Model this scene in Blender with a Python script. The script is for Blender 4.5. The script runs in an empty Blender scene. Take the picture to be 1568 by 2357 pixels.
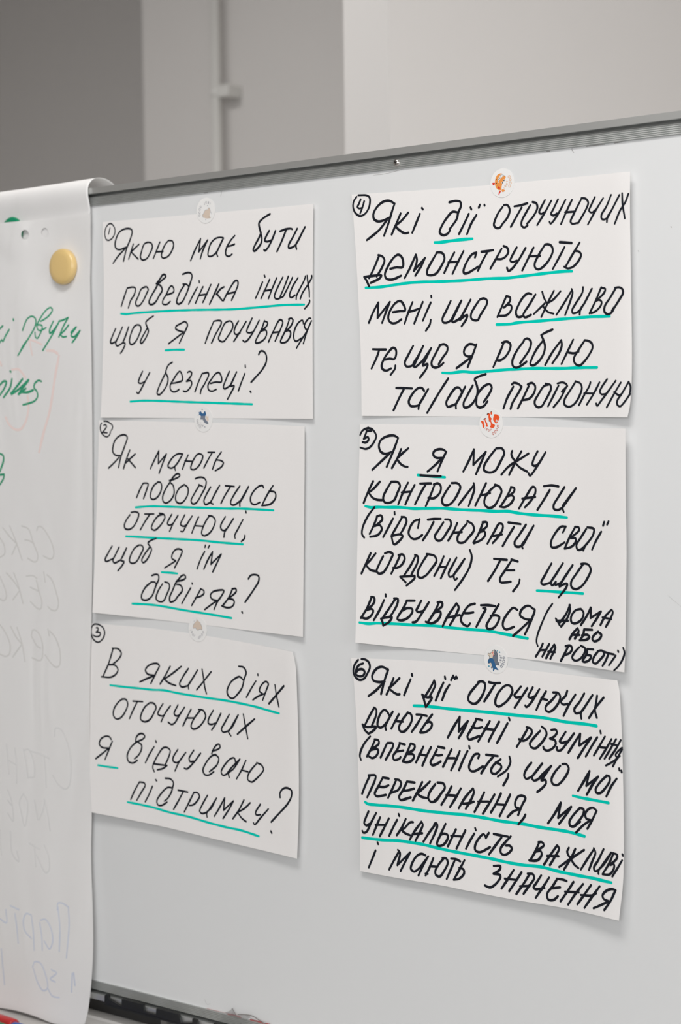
import bpy, bmesh, math, random
from mathutils import Vector, Matrix
from mathutils.geometry import delaunay_2d_cdt
random.seed(7)
S = bpy.context.scene
COL = S.collection

# ------------------------------------------------------------------ camera, sky, lamps, exposure
EYE = 1.48                       # height of the lens above the floor (m); board Y = 0 lies at this height
cam_d = bpy.data.cameras.new('camera')
cam = bpy.data.objects.new('camera', cam_d)
COL.objects.link(cam)
YAW, PITCH, ROLL = 0.6782015, -0.0462455, -0.0131519
board_to_room = Matrix(((1, 0, 0), (0, 0, -1), (0, 1, 0)))
rot = board_to_room @ (Matrix.Rotation(YAW, 3, 'Y') @ Matrix.Rotation(PITCH, 3, 'X') @ Matrix.Rotation(ROLL, 3, 'Z'))
cam.matrix_world = Matrix.Translation((0, -1.400158, EYE)) @ rot.to_4x4()
cam_d.sensor_fit = 'VERTICAL'
cam_d.sensor_height = 36.0
cam_d.lens = 64.996
cam_d.clip_start = 0.05
cam_d.dof.use_dof = True
cam_d.dof.focus_distance = 1.70
cam_d.dof.aperture_fstop = 7.6
S.camera = cam

w = bpy.data.worlds.new('daylight'); S.world = w; w.use_nodes = True
w.node_tree.nodes['Background'].inputs[0].default_value = (0.95, 0.98, 1.0, 1)
w.node_tree.nodes['Background'].inputs[1].default_value = 0.30

def area_lamp(name, loc, target, size, size_y, power, colour):
    d = bpy.data.lights.new(name, 'AREA'); d.shape = 'RECTANGLE'
    d.size, d.size_y, d.energy, d.color = size, size_y, power, colour
    o = bpy.data.objects.new(name, d); COL.objects.link(o)
    o.location = loc
    o.rotation_euler = (Vector(target) - Vector(loc)).to_track_quat('-Z', 'Y').to_euler()
    return o
LAMPS = [
    ('window_light', (0.6, -3.6, 2.0), (-1.2, 0.0, 1.5), 2.4, 1.6, 52, (0.93, 0.97, 1.0)),
    ('unseen_ceiling_light', (-0.6, -1.2, 3.09), (-0.6, -1.2, 0.0), 1.2, 0.6, 30, (1.0, 0.985, 0.965)),
    ('unseen_ceiling_light', (-2.9, 0.4, 3.09), (-2.9, 0.4, 0.0), 1.2, 0.6, 22, (1.0, 0.985, 0.965)),  # added to brighten the back wall; no fixture known here
    ('window_light', (3.3, -0.7, 1.75), (-1.2, 0.2, 1.5), 2.4, 1.6, 52, (0.93, 0.97, 1.0)),
    ('unseen_ceiling_light', (1.0, 0.8, 3.09), (1.0, 0.8, 0.0), 1.2, 0.6, 48, (1.0, 0.985, 0.965)),  # extra unseen lamp, added to lift the side face of the partition
]
for l_ in LAMPS: area_lamp(*l_)

S.view_settings.view_transform = 'Standard'
S.view_settings.look = 'None'
S.view_settings.gamma = 1.0
S.view_settings.use_curve_mapping = False
S.view_settings.exposure = 0.0
S.cycles.use_denoising = True
S.cycles.max_bounces = 8
S.cycles.diffuse_bounces = 5

# ------------------------------------------------------------------ materials
def srgb(r, g, b):
    f = lambda c: c / 12.92 if c <= 0.04045 else ((c + 0.055) / 1.055) ** 2.4
    return tuple(f(c / 255.0) for c in (r, g, b)) + (1,)

def mat(name, colour, rough=0.5, metal=0.0, spec=0.5, coat=0.0, mottle=0.0, scale=30.0, bump=0.0):
    m = bpy.data.materials.new(name); m.use_nodes = True
    nt = m.node_tree; b = nt.nodes['Principled BSDF']
    b.inputs['Base Color'].default_value = colour
    b.inputs['Roughness'].default_value = rough
    b.inputs['Metallic'].default_value = metal
    b.inputs['Specular IOR Level'].default_value = spec
    b.inputs['Coat Weight'].default_value = coat
    b.inputs['Coat Roughness'].default_value = 0.04
    if mottle or bump:
        tc = nt.nodes.new('ShaderNodeTexCoord')
        no = nt.nodes.new('ShaderNodeTexNoise'); no.inputs['Scale'].default_value = scale
        no.inputs['Detail'].default_value = 4
        nt.links.new(tc.outputs['Object'], no.inputs['Vector'])
        if mottle:
            mx = nt.nodes.new('ShaderNodeMix'); mx.data_type = 'RGBA'
            mx.inputs['A'].default_value = colour
            mx.inputs['B'].default_value = tuple(c * (1 - mottle) for c in colour[:3]) + (1,)
            nt.links.new(no.outputs['Fac'], mx.inputs['Factor'])
            nt.links.new(mx.outputs['Result'], b.inputs['Base Color'])
        if bump:
            bp = nt.nodes.new('ShaderNodeBump'); bp.inputs['Strength'].default_value = bump
            bp.inputs['Distance'].default_value = 0.002
            nt.links.new(no.outputs['Fac'], bp.inputs['Height'])
            nt.links.new(bp.outputs['Normal'], b.inputs['Normal'])
    return m

def paper_mat(name, colour, glow, crease=0.0):
    m = bpy.data.materials.new(name); m.use_nodes = True
    nt = m.node_tree; nt.nodes.remove(nt.nodes['Principled BSDF'])
    out = nt.nodes['Material Output']
    df = nt.nodes.new('ShaderNodeBsdfDiffuse'); tr = nt.nodes.new('ShaderNodeBsdfTranslucent')
    tc = nt.nodes.new('ShaderNodeTexCoord'); no = nt.nodes.new('ShaderNodeTexNoise')
    no.inputs['Scale'].default_value = 900; no.inputs['Detail'].default_value = 2
    mx = nt.nodes.new('ShaderNodeMix'); mx.data_type = 'RGBA'
    mx.inputs['A'].default_value = tuple(c * 1.015 for c in colour[:3]) + (1,)
    mx.inputs['B'].default_value = tuple(c * 0.985 for c in colour[:3]) + (1,)
    nt.links.new(tc.outputs['Object'], no.inputs['Vector'])
    nt.links.new(no.outputs['Fac'], mx.inputs['Factor'])
    for n in (df, tr): nt.links.new(mx.outputs['Result'], n.inputs['Color'])
    if crease:
        n2 = nt.nodes.new('ShaderNodeTexNoise'); n2.inputs['Scale'].default_value = 7; n2.inputs['Distortion'].default_value = 1.2
        mp = nt.nodes.new('ShaderNodeMapping'); mp.inputs['Scale'].default_value = (1.6, 1, 0.6)
        bp = nt.nodes.new('ShaderNodeBump'); bp.inputs['Strength'].default_value = crease; bp.inputs['Distance'].default_value = 0.006
        nt.links.new(tc.outputs['Object'], mp.inputs['Vector']); nt.links.new(mp.outputs['Vector'], n2.inputs['Vector'])
        nt.links.new(n2.outputs['Fac'], bp.inputs['Height'])
        for n in (df, tr): nt.links.new(bp.outputs['Normal'], n.inputs['Normal'])
    ms = nt.nodes.new('ShaderNodeMixShader'); ms.inputs[0].default_value = glow
    nt.links.new(df.outputs[0], ms.inputs[1]); nt.links.new(tr.outputs[0], ms.inputs[2])
    nt.links.new(ms.outputs[0], out.inputs['Surface'])
    return m

M = dict(
    paper=paper_mat('office_paper', (0.945, 0.917, 0.902, 1), 0.13, 0.12),
    pad=paper_mat('flip_chart_paper', (0.93, 0.915, 0.905, 1), 0.18, 0.40),
    enamel=mat('whiteboard_enamel', (0.755, 0.757, 0.757, 1), 0.05, spec=0.5, mottle=0.02, scale=6),
    alu=mat('anodised_aluminium', (0.82, 0.835, 0.825, 1), 0.42, metal=1.0, mottle=0.10, scale=14),
    bracket=mat('grey_metal', (0.20, 0.19, 0.18, 1), 0.5, metal=0.3),
    steel=mat('nickel_steel', (0.62, 0.58, 0.55, 1), 0.14, metal=1.0),
    slot=mat('dark_recess', (0.02, 0.018, 0.017, 1), 0.6),
    k=mat('black_marker_ink', srgb(28, 31, 40), 0.5, spec=0.15, mottle=0.25, scale=160),
    g=mat('teal_marker_ink', srgb(0, 205, 186), 0.7, spec=0.04, mottle=0.06, scale=120),
    green=mat('green_marker_ink', srgb(66, 172, 130), 0.8, spec=0.05, mottle=0.4, scale=90),
    pink=mat('pink_bleed_through', srgb(240, 219, 214), 0.8),
    grey=mat('grey_bleed_through', srgb(220, 218, 215), 0.8, mottle=0.08, scale=60),
    lgrey=mat('faint_grey_bleed_through', srgb(228, 227, 226), 0.8, mottle=0.06, scale=60),
    blue=mat('blue_bleed_through', srgb(215, 221, 236), 0.8, mottle=0.15, scale=60),
    blackp=mat('black_plastic', (0.012, 0.012, 0.012, 1), 0.35, mottle=0.2, scale=50),
    darkp=mat('dark_plastic_and_gap_shade', (0.035, 0.034, 0.033, 1), 0.5),  # also colours the plate that imitates the shaded gap
    whitep=mat('white_powder_coat', (0.62, 0.60, 0.58, 1), 0.45, mottle=0.04, scale=20),
    yellow=mat('yellow_magnet_plastic', srgb(226, 194, 130), 0.3, coat=0.3),
    greenp=mat('green_magnet_plastic', srgb(0, 138, 96), 0.3, coat=0.3),
    red=mat('red_marker_plastic', srgb(190, 40, 42), 0.35), bluep=mat('blue_marker_plastic', srgb(22, 84, 170), 0.35),
    greenb=mat('green_marker_plastic', srgb(38, 122, 80), 0.4),
    wall=mat('painted_wall', (0.72, 0.695, 0.675, 1), 0.85, spec=0.2, mottle=0.03, scale=3, bump=0.08),
    floor=mat('grey_floor', (0.30, 0.295, 0.29, 1), 0.5, mottle=0.15, scale=5),
    pipe=mat('white_painted_pipe', (0.74, 0.73, 0.70, 1), 0.35),
    sticker=mat('sticker_paper', (0.86, 0.845, 0.83, 1), 0.28, spec=0.5),
    smear=mat('red_ink_smear', srgb(176, 92, 92), 0.6), dust=mat('grey_dust_hair', srgb(135, 130, 127), 0.9),
    film=mat('grey_film', srgb(150, 148, 148), 0.25),
)
M['film'].node_tree.nodes['Principled BSDF'].inputs['Alpha'].default_value = 0.5
for n, c in dict(orange=(236, 150, 72), white=(240, 238, 236), black=(34, 30, 30), peach=(232, 182, 142), rust=(206, 96, 74),
                 shark=(112, 120, 132), sharkblue=(46, 98, 144), cream=(226, 210, 192), ink=(52, 54, 66), salmon=(226, 130, 122),
                 pinkdot=(222, 96, 110), aqua=(48, 142, 172), slate=(104, 112, 130), tan=(216, 198, 182), greyblue=(140, 144, 156),
                 brown=(150, 124, 112), dimgrey=(160, 158, 164), steelp=(120, 128, 142), pinkish=(208, 150, 142),
                 redfin=(218, 52, 34), orangefish=(238, 84, 34)).items():
    M['p_' + n] = mat('print_' + n, srgb(*c), 0.4)

# ------------------------------------------------------------------ helpers
def P(X, Y, Z=0.0):              # board millimetres -> room metres
    return Vector((X / 1000.0, -Z / 1000.0, EYE + Y / 1000.0))

def tag(o, label=None, category=None, group=None, kind=None):
    for k_, v_ in (('label', label), ('category', category), ('group', group), ('kind', kind)):
        if v_: o[k_] = v_
    return o

def empty(name, loc):
    o = bpy.data.objects.new(name, None); o.location = loc; o.empty_display_size = 0.02
    COL.objects.link(o); return o

def link(name, bm, mats, parent=None, smooth=False):
    me = bpy.data.meshes.new(name)
    bm.normal_update()
    bm.to_mesh(me); bm.free()
    for m in (mats if isinstance(mats, (list, tuple)) else [mats]): me.materials.append(m)
    if smooth:
        for p in me.polygons: p.use_smooth = True
    o = bpy.data.objects.new(name, me); COL.objects.link(o)
    if parent:
        o.parent = parent
        o.matrix_parent_inverse = Matrix.Translation(-parent.location)
    return o

def box(bm, a, b, bevel=0.0):
    a, b = Vector(a), Vector(b)
    r = bmesh.ops.create_cube(bm, size=1.0)
    bmesh.ops.scale(bm, vec=(b - a), verts=r['verts'])
    bmesh.ops.translate(bm, vec=(a + b) / 2, verts=r['verts'])
    if bevel:
        ed = list({e for v in r['verts'] for e in v.link_edges})
        bmesh.ops.bevel(bm, geom=ed, offset=bevel, segments=2, affect='EDGES', profile=0.7)

def mmbox(bm, a, b, bevel=0.0):
    p, q = P(*a), P(*b)
    box(bm, [min(p[i], q[i]) for i in range(3)], [max(p[i], q[i]) for i in range(3)], bevel)

def extrude_profile(bm, prof, x0, x1):           # (Z, Y) outline in mm run along X
    A = [bm.verts.new(P(x0, y, z)) for z, y in prof]; B = [bm.verts.new(P(x1, y, z)) for z, y in prof]
    n = len(prof)
    for i in range(n): bm.faces.new((A[i], A[(i + 1) % n], B[(i + 1) % n], B[i]))
    bm.faces.new(A[::-1]); bm.faces.new(B)
    bmesh.ops.recalc_face_normals(bm, faces=bm.faces)

def lathe(bm, prof, centre, axis, up, seg=40):   # prof: (radius, along) in metres
    axis = Vector(axis).normalized(); u = Vector(up).normalized(); v = axis.cross(u)
    rings = []
    for r, h in prof:
        if r < 1e-7: rings.append([bm.verts.new(Vector(centre) + axis * h)])
        else: rings.append([bm.verts.new(Vector(centre) + axis * h + (u * math.cos(t) + v * math.sin(t)) * r)
                            for t in (2 * math.pi * i / seg for i in range(seg))])
    for a, b in zip(rings, rings[1:]):
        for i in range(seg):
            j = (i + 1) % seg
            if len(a) == 1 and len(b) == 1: continue
            if len(a) == 1: bm.faces.new((a[0], b[i], b[j]))
            elif len(b) == 1: bm.faces.new((a[i], a[j], b[0]))
            else: bm.faces.new((a[i], a[j], b[j], b[i]))
    bmesh.ops.recalc_face_normals(bm, faces=bm.faces)

def pairs(s): return [tuple(float(c) for c in t.split(',')) for t in s.split()]

def spline(pts, step=1.2):
    if len(pts) < 3:
        (x0, y0), (x1, y1) = pts
        return [(x0 + (x1 - x0) * t / 4, y0 + (y1 - y0) * t / 4) for t in range(5)]
    q = [(2 * pts[0][0] - pts[1][0], 2 * pts[0][1] - pts[1][1])] + list(pts) + \
        [(2 * pts[-1][0] - pts[-2][0], 2 * pts[-1][1] - pts[-2][1])]
    out = []
    for i in range(1, len(q) - 2):
        p0, p1, p2, p3 = q[i - 1:i + 3]
        d = lambda a, b: max(math.hypot(a[0] - b[0], a[1] - b[1]), 1e-3) ** 0.5
        t1 = d(p0, p1); t2 = t1 + d(p1, p2); t3 = t2 + d(p2, p3)
        n = max(2, int(math.hypot(p2[0] - p1[0], p2[1] - p1[1]) / step))
        for k in range(n):
            t = t1 + (t2 - t1) * k / n; r = []
            for c in (0, 1):
                a1 = (t1 - t) / t1 * p0[c] + t / t1 * p1[c]
                a2 = (t2 - t) / (t2 - t1) * p1[c] + (t - t1) / (t2 - t1) * p2[c]
                a3 = (t3 - t) / (t3 - t2) * p2[c] + (t - t2) / (t3 - t2) * p3[c]
                b1 = (t2 - t) / t2 * a1 + t / t2 * a2
                b2 = (t3 - t) / (t3 - t1) * a2 + (t - t1) / (t3 - t1) * a3
                r.append((t2 - t) / (t2 - t1) * b1 + (t - t1) / (t2 - t1) * b2)
            out.append(tuple(r))
    out.append(tuple(pts[-1]))
    return out

def pen_line(bm, pts, width, height, step=1.2, mi=0):
    """One pen stroke lying on a surface: a ribbon with round ends; height(X, Y) is the surface."""
    c = spline(pts, step); n = len(c); h = width / 2
    ph = random.random() * 6
    base = 0.012 * random.random()                                      # ink laid later sits a hair higher
    vt = lambda x, y, i=0: bm.verts.new(P(x, y, height(x, y) + base + 0.02 * i / n))
    def nrm(i):
        a, b = c[max(i - 1, 0)], c[min(i + 1, n - 1)]
        dx, dy = b[0] - a[0], b[1] - a[1]; l = math.hypot(dx, dy) or 1
        return -dy / l, dx / l
    prev = None; L0 = R0 = None
    for i, (x, y) in enumerate(c):
        nx, ny = nrm(i); r = h * (0.94 + 0.07 * math.sin(i * 0.35 + ph) + 0.10 * min(1, i / 6.0, (n - 1 - i) / 6.0))
        L, R = vt(x + nx * r, y + ny * r, i), vt(x - nx * r, y - ny * r, i)
        if prev:
            f = bm.faces.new((prev[0], prev[1], R, L)); f.material_index = mi
        prev = (L, R)
        if i == 0: L0, R0 = L, R
    for end, (a, b), s in ((0, (L0, R0), -1), (n - 1, prev, 1)):
        nx, ny = nrm(end); x, y = c[end]; tx, ty = ny * s, -nx * s
        fan = [a]
        for k in range(1, 6):
            t = math.pi * k / 6
            fan.append(vt(x + (nx * math.cos(t) + tx * math.sin(t)) * h * .95, y + (ny * math.cos(t) + ty * math.sin(t)) * h * .95, end))
        fan.append(b)
        f = bm.faces.new(fan if s > 0 else fan[::-1]); f.material_index = mi

def strokes(bm, txt, height, step=1.2, mi=0):
    for s in txt.split(';'):
        w_, p_ = s.split(':'); pen_line(bm, pairs(p_), float(w_), height, step, mi)

def sheet_mesh(bm, outline, height, cell, thick=0.12, holes=()):
    """A sheet cut to an outline (mm on the board), curved to height(X, Y), with real thickness."""
    loops = [outline] + list(holes)
    vs, es = [], []
    for lp in loops:
        b = len(vs); vs += [Vector(p) for p in lp]
        es += [(b + i, b + (i + 1) % len(lp)) for i in range(len(lp))]
    xs = [p[0] for p in outline]; ys = [p[1] for p in outline]
    def inside(x, y, lp):
        r = False
        for (x0, y0), (x1, y1) in zip(lp, lp[1:] + lp[:1]):
            if (y0 > y) != (y1 > y) and x < (x1 - x0) * (y - y0) / (y1 - y0) + x0: r = not r
        return r
    nx, ny = int((max(xs) - min(xs)) / cell), int((max(ys) - min(ys)) / cell)
    for i in range(1, nx):
        for j in range(1, ny):
            x, y = min(xs) + i * (max(xs) - min(xs)) / nx, min(ys) + j * (max(ys) - min(ys)) / ny
            if inside(x, y, outline) and not any(inside(x, y, h) for h in holes):
                if all(min((x - p[0]) ** 2 + (y - p[1]) ** 2 for p in lp) > (cell * 0.3) ** 2 for lp in loops[1:]):
                    vs.append(Vector((x, y)))
    face = list(range(len(outline)))
    V, E_, F, *_ = delaunay_2d_cdt(vs, es, [face], 1, 1e-4)
    top = [bm.verts.new(P(v.x, v.y, height(v.x, v.y))) for v in V]
    bot = [bm.verts.new(P(v.x, v.y, height(v.x, v.y) - thick)) for v in V]
    count = {}
    for f in F:
        c = sum((V[i] for i in f), Vector((0, 0))) / len(f)
        if not inside(c.x, c.y, outline) or any(inside(c.x, c.y, h) for h in holes): continue
        a2 = sum(V[f[i]].x * V[f[(i + 1) % len(f)]].y - V[f[(i + 1) % len(f)]].x * V[f[i]].y for i in range(len(f)))
        if a2 < 0: f = f[::-1]
        bm.faces.new([top[i] for i in f]).smooth = True
        bm.faces.new([bot[i] for i in f][::-1]).smooth = True
        for i in range(len(f)):
            count[(f[i], f[(i + 1) % len(f)])] = 1
    for (a, b) in list(count):
        if (b, a) not in count:
            bm.faces.new((top[b], top[a], bot[a], bot[b]))
            for e in (bm.edges.get((top[a], top[b])), bm.edges.get((bot[a], bot[b]))): e.smooth = False
    for v in [v for v in bm.verts if not v.link_faces]: bm.verts.remove(v)

# everything below is in millimetres on the board: X to the right, Y up, from the point straight ahead of the lens
SHEETS = {
 1: dict(origin=(-1450.3,222.8), across=(296.47,-5.40), down=(-6.71,-209.58), lift=(1.0, 0.25, 4.0, 3.5, 0.25, 4.0),
  edges=['-1450.3,222.8 -1296.2,219.7 -1153.7,216.8', '-1153.7,216.8 -1155.5,161.8 -1156.7,111.2 -1157.8,35.0 -1158.0,7.8', '-1158.0,7.8 -1319.3,10.5 -1456.8,13.0', '-1456.8,13.0 -1455.7,25.2 -1450.3,134.9 -1450.3,222.8'],
  ink=[
   ('number','k','1.47:-1442.6,219.2 -1446.0,215.4 -1447.3,209.1 -1445.1,203.7 -1441.4,202.6 -1436.4,204.3 -1432.6,208.6 -1431.8,213.2 -1434.5,218.0 -1438.8,220.3 -1443.1,219.0;1.47:-1439.3,215.5 -1441.7,209.2'),
   ('line','k','1.95:-1414.7,193.5 -1426.1,191.6 -1430.9,193.5 -1432.1,197.6 -1429.9,204.4 -1424.9,210.3 -1418.3,212.7 -1411.0,212.8 -1407.0,211.3 -1406.3,208.4 -1409.7,200.6 -1414.7,192.4 -1419.9,178.9;1.96:-1417.1,192.0 -1427.9,184.6 -1435.3,177.8;1.94:-1404.9,195.9 -1412.1,180.7;1.94:-1396.6,195.1 -1405.1,190.0 -1409.2,187.4;1.94:-1408.4,187.9 -1398.1,179.8;1.93:-1384.1,196.3 -1388.9,194.8 -1393.1,186.9 -1394.7,181.3 -1391.7,178.3 -1385.3,179.5 -1380.4,184.8 -1376.8,191.4 -1378.6,195.2 -1384.1,196.5;1.92:-1365.9,195.2 -1370.8,187.0 -1375.8,178.9;1.92:-1371.7,185.4 -1361.4,185.2;1.91:-1353.3,196.0 -1358.1,192.4 -1363.0,184.8 -1363.9,180.3 -1361.6,178.4 -1354.5,179.7 -1348.9,184.9 -1346.1,190.9 -1347.9,195.0 -1353.3,196.0;2.03:-1322.3,173.1 -1315.6,183.8 -1307.7,194.5;2.02:-1307.7,194.5 -1310.6,181.2;2.02:-1310.6,181.2 -1297.9,192.5;2.02:-1297.9,192.5 -1305.0,181.9 -1308.5,174.1;1.87:-1276.0,193.1 -1280.5,193.9 -1286.5,193.3 -1293.4,188.8 -1297.4,180.3 -1297.5,176.4 -1293.7,175.6 -1286.9,178.4 -1280.6,186.8 -1276.0,193.1;1.87:-1276.0,192.5 -1283.0,182.6 -1285.7,177.8 -1284.2,174.9;2.00:-1260.3,194.1 -1265.6,190.1 -1271.0,183.9 -1273.3,178.6 -1272.6,175.3 -1268.9,173.9 -1264.4,175.8;1.99:-1271.7,183.8 -1265.0,184.6 -1260.8,185.6;2.29:-1211.9,211.9 -1220.5,208.8 -1226.4,205.0 -1227.2,202.9 -1225.2,195.2 -1223.5,188.1 -1224.7,183.8 -1229.9,178.8 -1234.1,176.7 -1235.4,178.1 -1233.5,181.8 -1226.7,190.5 -1224.4,194.6;2.28:-1213.4,195.4 -1217.9,189.8 -1219.7,186.2 -1216.5,184.9 -1209.9,186.0;2.28:-1204.9,194.7 -1209.9,186.0 -1215.9,178.4 -1219.4,176.1 -1220.8,177.1;2.26:-1198.8,193.7 -1191.4,195.2 -1184.1,195.2 -1182.4,194.5;2.27:-1190.7,194.1 -1196.7,183.9 -1203.2,174.2;2.26:-1175.7,194.5 -1181.3,187.0 -1187.3,179.5 -1187.4,176.6 -1183.7,176.5 -1177.8,178.8;2.25:-1177.8,178.8 -1165.2,195.2;2.25:-1165.2,195.2 -1174.1,183.3 -1177.8,178.8 -1176.9,174.7'),
   ('line','k','1.96:-1424.1,131.3 -1419.9,140.3 -1414.8,150.1;1.95:-1414.8,150.1 -1406.0,150.6 -1402.8,149.1 -1404.5,142.9 -1410.3,136.3 -1413.6,129.0;1.94:-1388.4,149.8 -1394.0,148.1 -1399.0,140.3 -1402.8,134.2 -1401.9,131.1 -1398.4,130.3 -1392.7,134.3 -1387.0,142.0 -1384.0,146.9 -1386.0,149.7 -1390.0,149.9;2.16:-1370.9,151.3 -1367.0,150.5 -1363.9,146.9 -1364.0,144.1 -1368.0,139.8 -1372.9,133.8 -1377.7,131.0 -1382.1,131.4 -1383.2,133.8 -1379.1,140.4 -1372.5,148.0 -1370.1,151.3 -1362.9,155.9 -1358.1,159.0 -1359.6,161.1 -1362.8,160.8 -1366.8,156.7 -1372.1,152.3;1.91:-1357.0,139.8 -1352.3,140.6 -1347.2,142.3 -1347.1,146.0 -1349.7,148.7 -1352.1,148.0 -1357.8,140.4 -1362.9,134.4 -1363.5,131.0 -1360.4,129.8 -1356.4,130.1 -1352.4,132.7;2.04:-1333.9,159.8 -1326.9,161.1 -1322.3,160.2 -1320.5,157.3 -1322.5,151.9 -1326.0,144.8 -1329.8,138.3 -1335.3,131.3 -1340.8,129.3 -1343.1,131.1 -1342.2,135.0 -1337.4,142.6 -1331.0,149.3;2.04:-1333.7,149.7 -1328.0,148.8 -1325.4,146.2;1.89:-1313.4,145.2 -1319.8,137.2 -1326.1,128.6;1.89:-1310.7,151.7 -1310.4,149.8;2.03:-1305.5,145.3 -1311.3,136.7 -1316.4,129.0;2.03:-1311.3,136.7 -1302.2,137.3;2.02:-1294.4,146.9 -1300.6,137.2 -1306.1,129.2;2.16:-1283.3,146.8 -1289.3,137.7 -1296.6,127.0;2.15:-1276.3,143.4 -1280.9,141.7 -1287.0,136.5;2.15:-1286.3,137.0 -1278.9,129.7;2.00:-1277.4,129.4 -1271.2,137.8 -1260.5,148.7 -1257.2,148.2 -1256.9,144.7 -1260.8,137.2 -1266.1,129.3;2.00:-1272.0,136.2 -1261.5,137.3;1.97:-1223.4,145.2 -1228.2,137.4 -1233.2,129.6;1.97:-1220.9,151.9 -1220.0,150.0;1.97:-1213.7,147.3 -1220.1,137.4 -1225.8,129.0;1.97:-1221.8,136.2 -1211.0,136.9;1.96:-1204.1,148.2 -1211.0,136.9 -1215.7,128.3;1.96:-1195.9,148.3 -1203.1,138.5 -1207.5,130.5 -1206.7,128.2 -1203.6,127.2 -1200.0,128.0 -1195.7,129.2;1.95:-1188.4,148.8 -1194.2,138.3 -1199.9,129.2;1.95:-1182.9,147.2 -1189.1,138.0 -1195.7,129.2;1.95:-1175.5,146.4 -1183.0,138.1 -1187.0,130.6 -1186.5,128.3 -1184.5,127.6 -1179.8,129.7;1.94:-1165.5,147.4 -1166.6,144.4 -1174.1,134.3 -1177.8,128.8 -1178.3,125.6;1.93:-1163.2,147.8 -1162.2,140.5 -1160.7,133.1 -1160.5,127.0;1.93:-1157.1,147.4 -1157.1,145.4 -1161.7,139.6 -1169.7,131.2 -1172.8,125.7;2.07:-1160.3,123.6 -1160.3,121.7 -1163.2,118.7 -1166.9,115.8'),
   ('underline','g','2.31:-1424.9,123.4 -1416.2,122.6 -1403.3,123.1 -1360.2,123.1 -1322.9,122.3 -1265.3,120.2 -1238.5,120.3 -1212.5,120.7 -1197.2,120.9 -1167.5,119.8'),
   ('line','k','1.97:-1432.9,107.9 -1437.9,100.0 -1440.9,93.7 -1439.3,92.3 -1432.0,94.5;1.96:-1432.0,94.5 -1422.9,109.0;1.97:-1422.9,109.0 -1428.7,99.6 -1433.2,92.3 -1431.3,89.3 -1422.4,92.4;1.96:-1422.4,92.4 -1413.6,108.8;1.96:-1413.6,108.8 -1419.1,98.1 -1422.4,92.4 -1419.2,91.7 -1422.6,84.9 -1426.2,81.3;1.95:-1401.2,110.6 -1405.2,109.0 -1410.2,101.8 -1412.8,93.8 -1411.2,90.3 -1408.0,90.2 -1403.2,93.4 -1398.3,100.1 -1395.4,106.3 -1397.2,109.8 -1401.2,110.6;1.94:-1377.2,118.7 -1384.4,115.6 -1388.4,112.3 -1386.9,108.3 -1384.7,103.6 -1386.3,99.6 -1391.2,93.5 -1395.3,90.6 -1396.8,92.0 -1395.2,95.4 -1389.4,102.6 -1386.2,106.5;1.91:-1355.8,88.8 -1345.5,94.0 -1335.3,99.2;1.91:-1333.7,100.3 -1340.7,101.7 -1345.3,104.2 -1344.5,106.4 -1338.2,108.9 -1331.5,110.7 -1328.2,107.4 -1330.6,102.4 -1335.4,95.9 -1340.2,88.7;1.88:-1303.7,87.3 -1298.5,97.1 -1291.1,109.3;1.88:-1291.1,109.3 -1284.6,109.8 -1280.8,108.8 -1281.2,105.8 -1288.7,96.2 -1294.9,87.0;1.87:-1270.3,108.6 -1275.6,106.7 -1281.8,97.6 -1285.0,91.1 -1282.8,88.8 -1278.3,88.0 -1271.4,93.8 -1265.2,101.3 -1264.9,105.6 -1267.8,108.4 -1273.3,108.0;1.95:-1256.9,108.0 -1261.5,102.2 -1263.1,96.8 -1260.9,94.5 -1254.9,95.9;1.95:-1246.5,107.0 -1255.6,96.5 -1264.0,87.5;1.94:-1238.3,109.9 -1245.2,99.3 -1246.0,96.6 -1242.3,95.3 -1237.8,96.2;1.94:-1228.7,107.2 -1237.8,95.2 -1245.4,87.8 -1249.1,86.6 -1251.3,88.1;1.93:-1221.5,106.6 -1225.3,98.9 -1234.1,86.4 -1233.8,84.9 -1230.7,84.8 -1224.4,86.8 -1220.4,90.0 -1218.6,94.5 -1219.7,97.0 -1222.5,97.3 -1226.8,96.1;1.93:-1221.8,106.0 -1218.4,105.4 -1217.3,103.5 -1219.7,100.3 -1225.9,96.9;1.92:-1216.6,85.1 -1210.7,94.1 -1200.9,106.5 -1197.9,105.9 -1196.8,103.8 -1200.0,97.0 -1207.5,85.8;1.92:-1211.0,94.2 -1202.3,94.6;2.00:-1188.0,105.9 -1192.7,96.6 -1200.2,84.4 -1194.6,83.8 -1190.7,85.5 -1186.6,90.6 -1186.6,93.9 -1188.8,95.4 -1194.4,94.3;2.00:-1188.9,106.7 -1185.2,107.4 -1183.0,105.6 -1183.6,102.8 -1188.2,97.7 -1193.9,94.6;1.90:-1169.1,101.3 -1169.9,104.6 -1175.2,102.8 -1180.3,96.9 -1182.4,89.7 -1181.7,86.3 -1179.4,84.4 -1171.8,87.2;1.89:-1158.9,105.9 -1161.2,106.2 -1166.3,102.0 -1167.7,99.2 -1166.4,96.3 -1164.2,94.8;1.89:-1158.1,103.4 -1164.2,93.7 -1169.4,81.8;1.90:-1164.2,93.7 -1171.6,85.9 -1178.7,77.7'),
   ('underline','g','2.35:-1360.7,82.1 -1347.4,82.2 -1333.4,81.7'),
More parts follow.
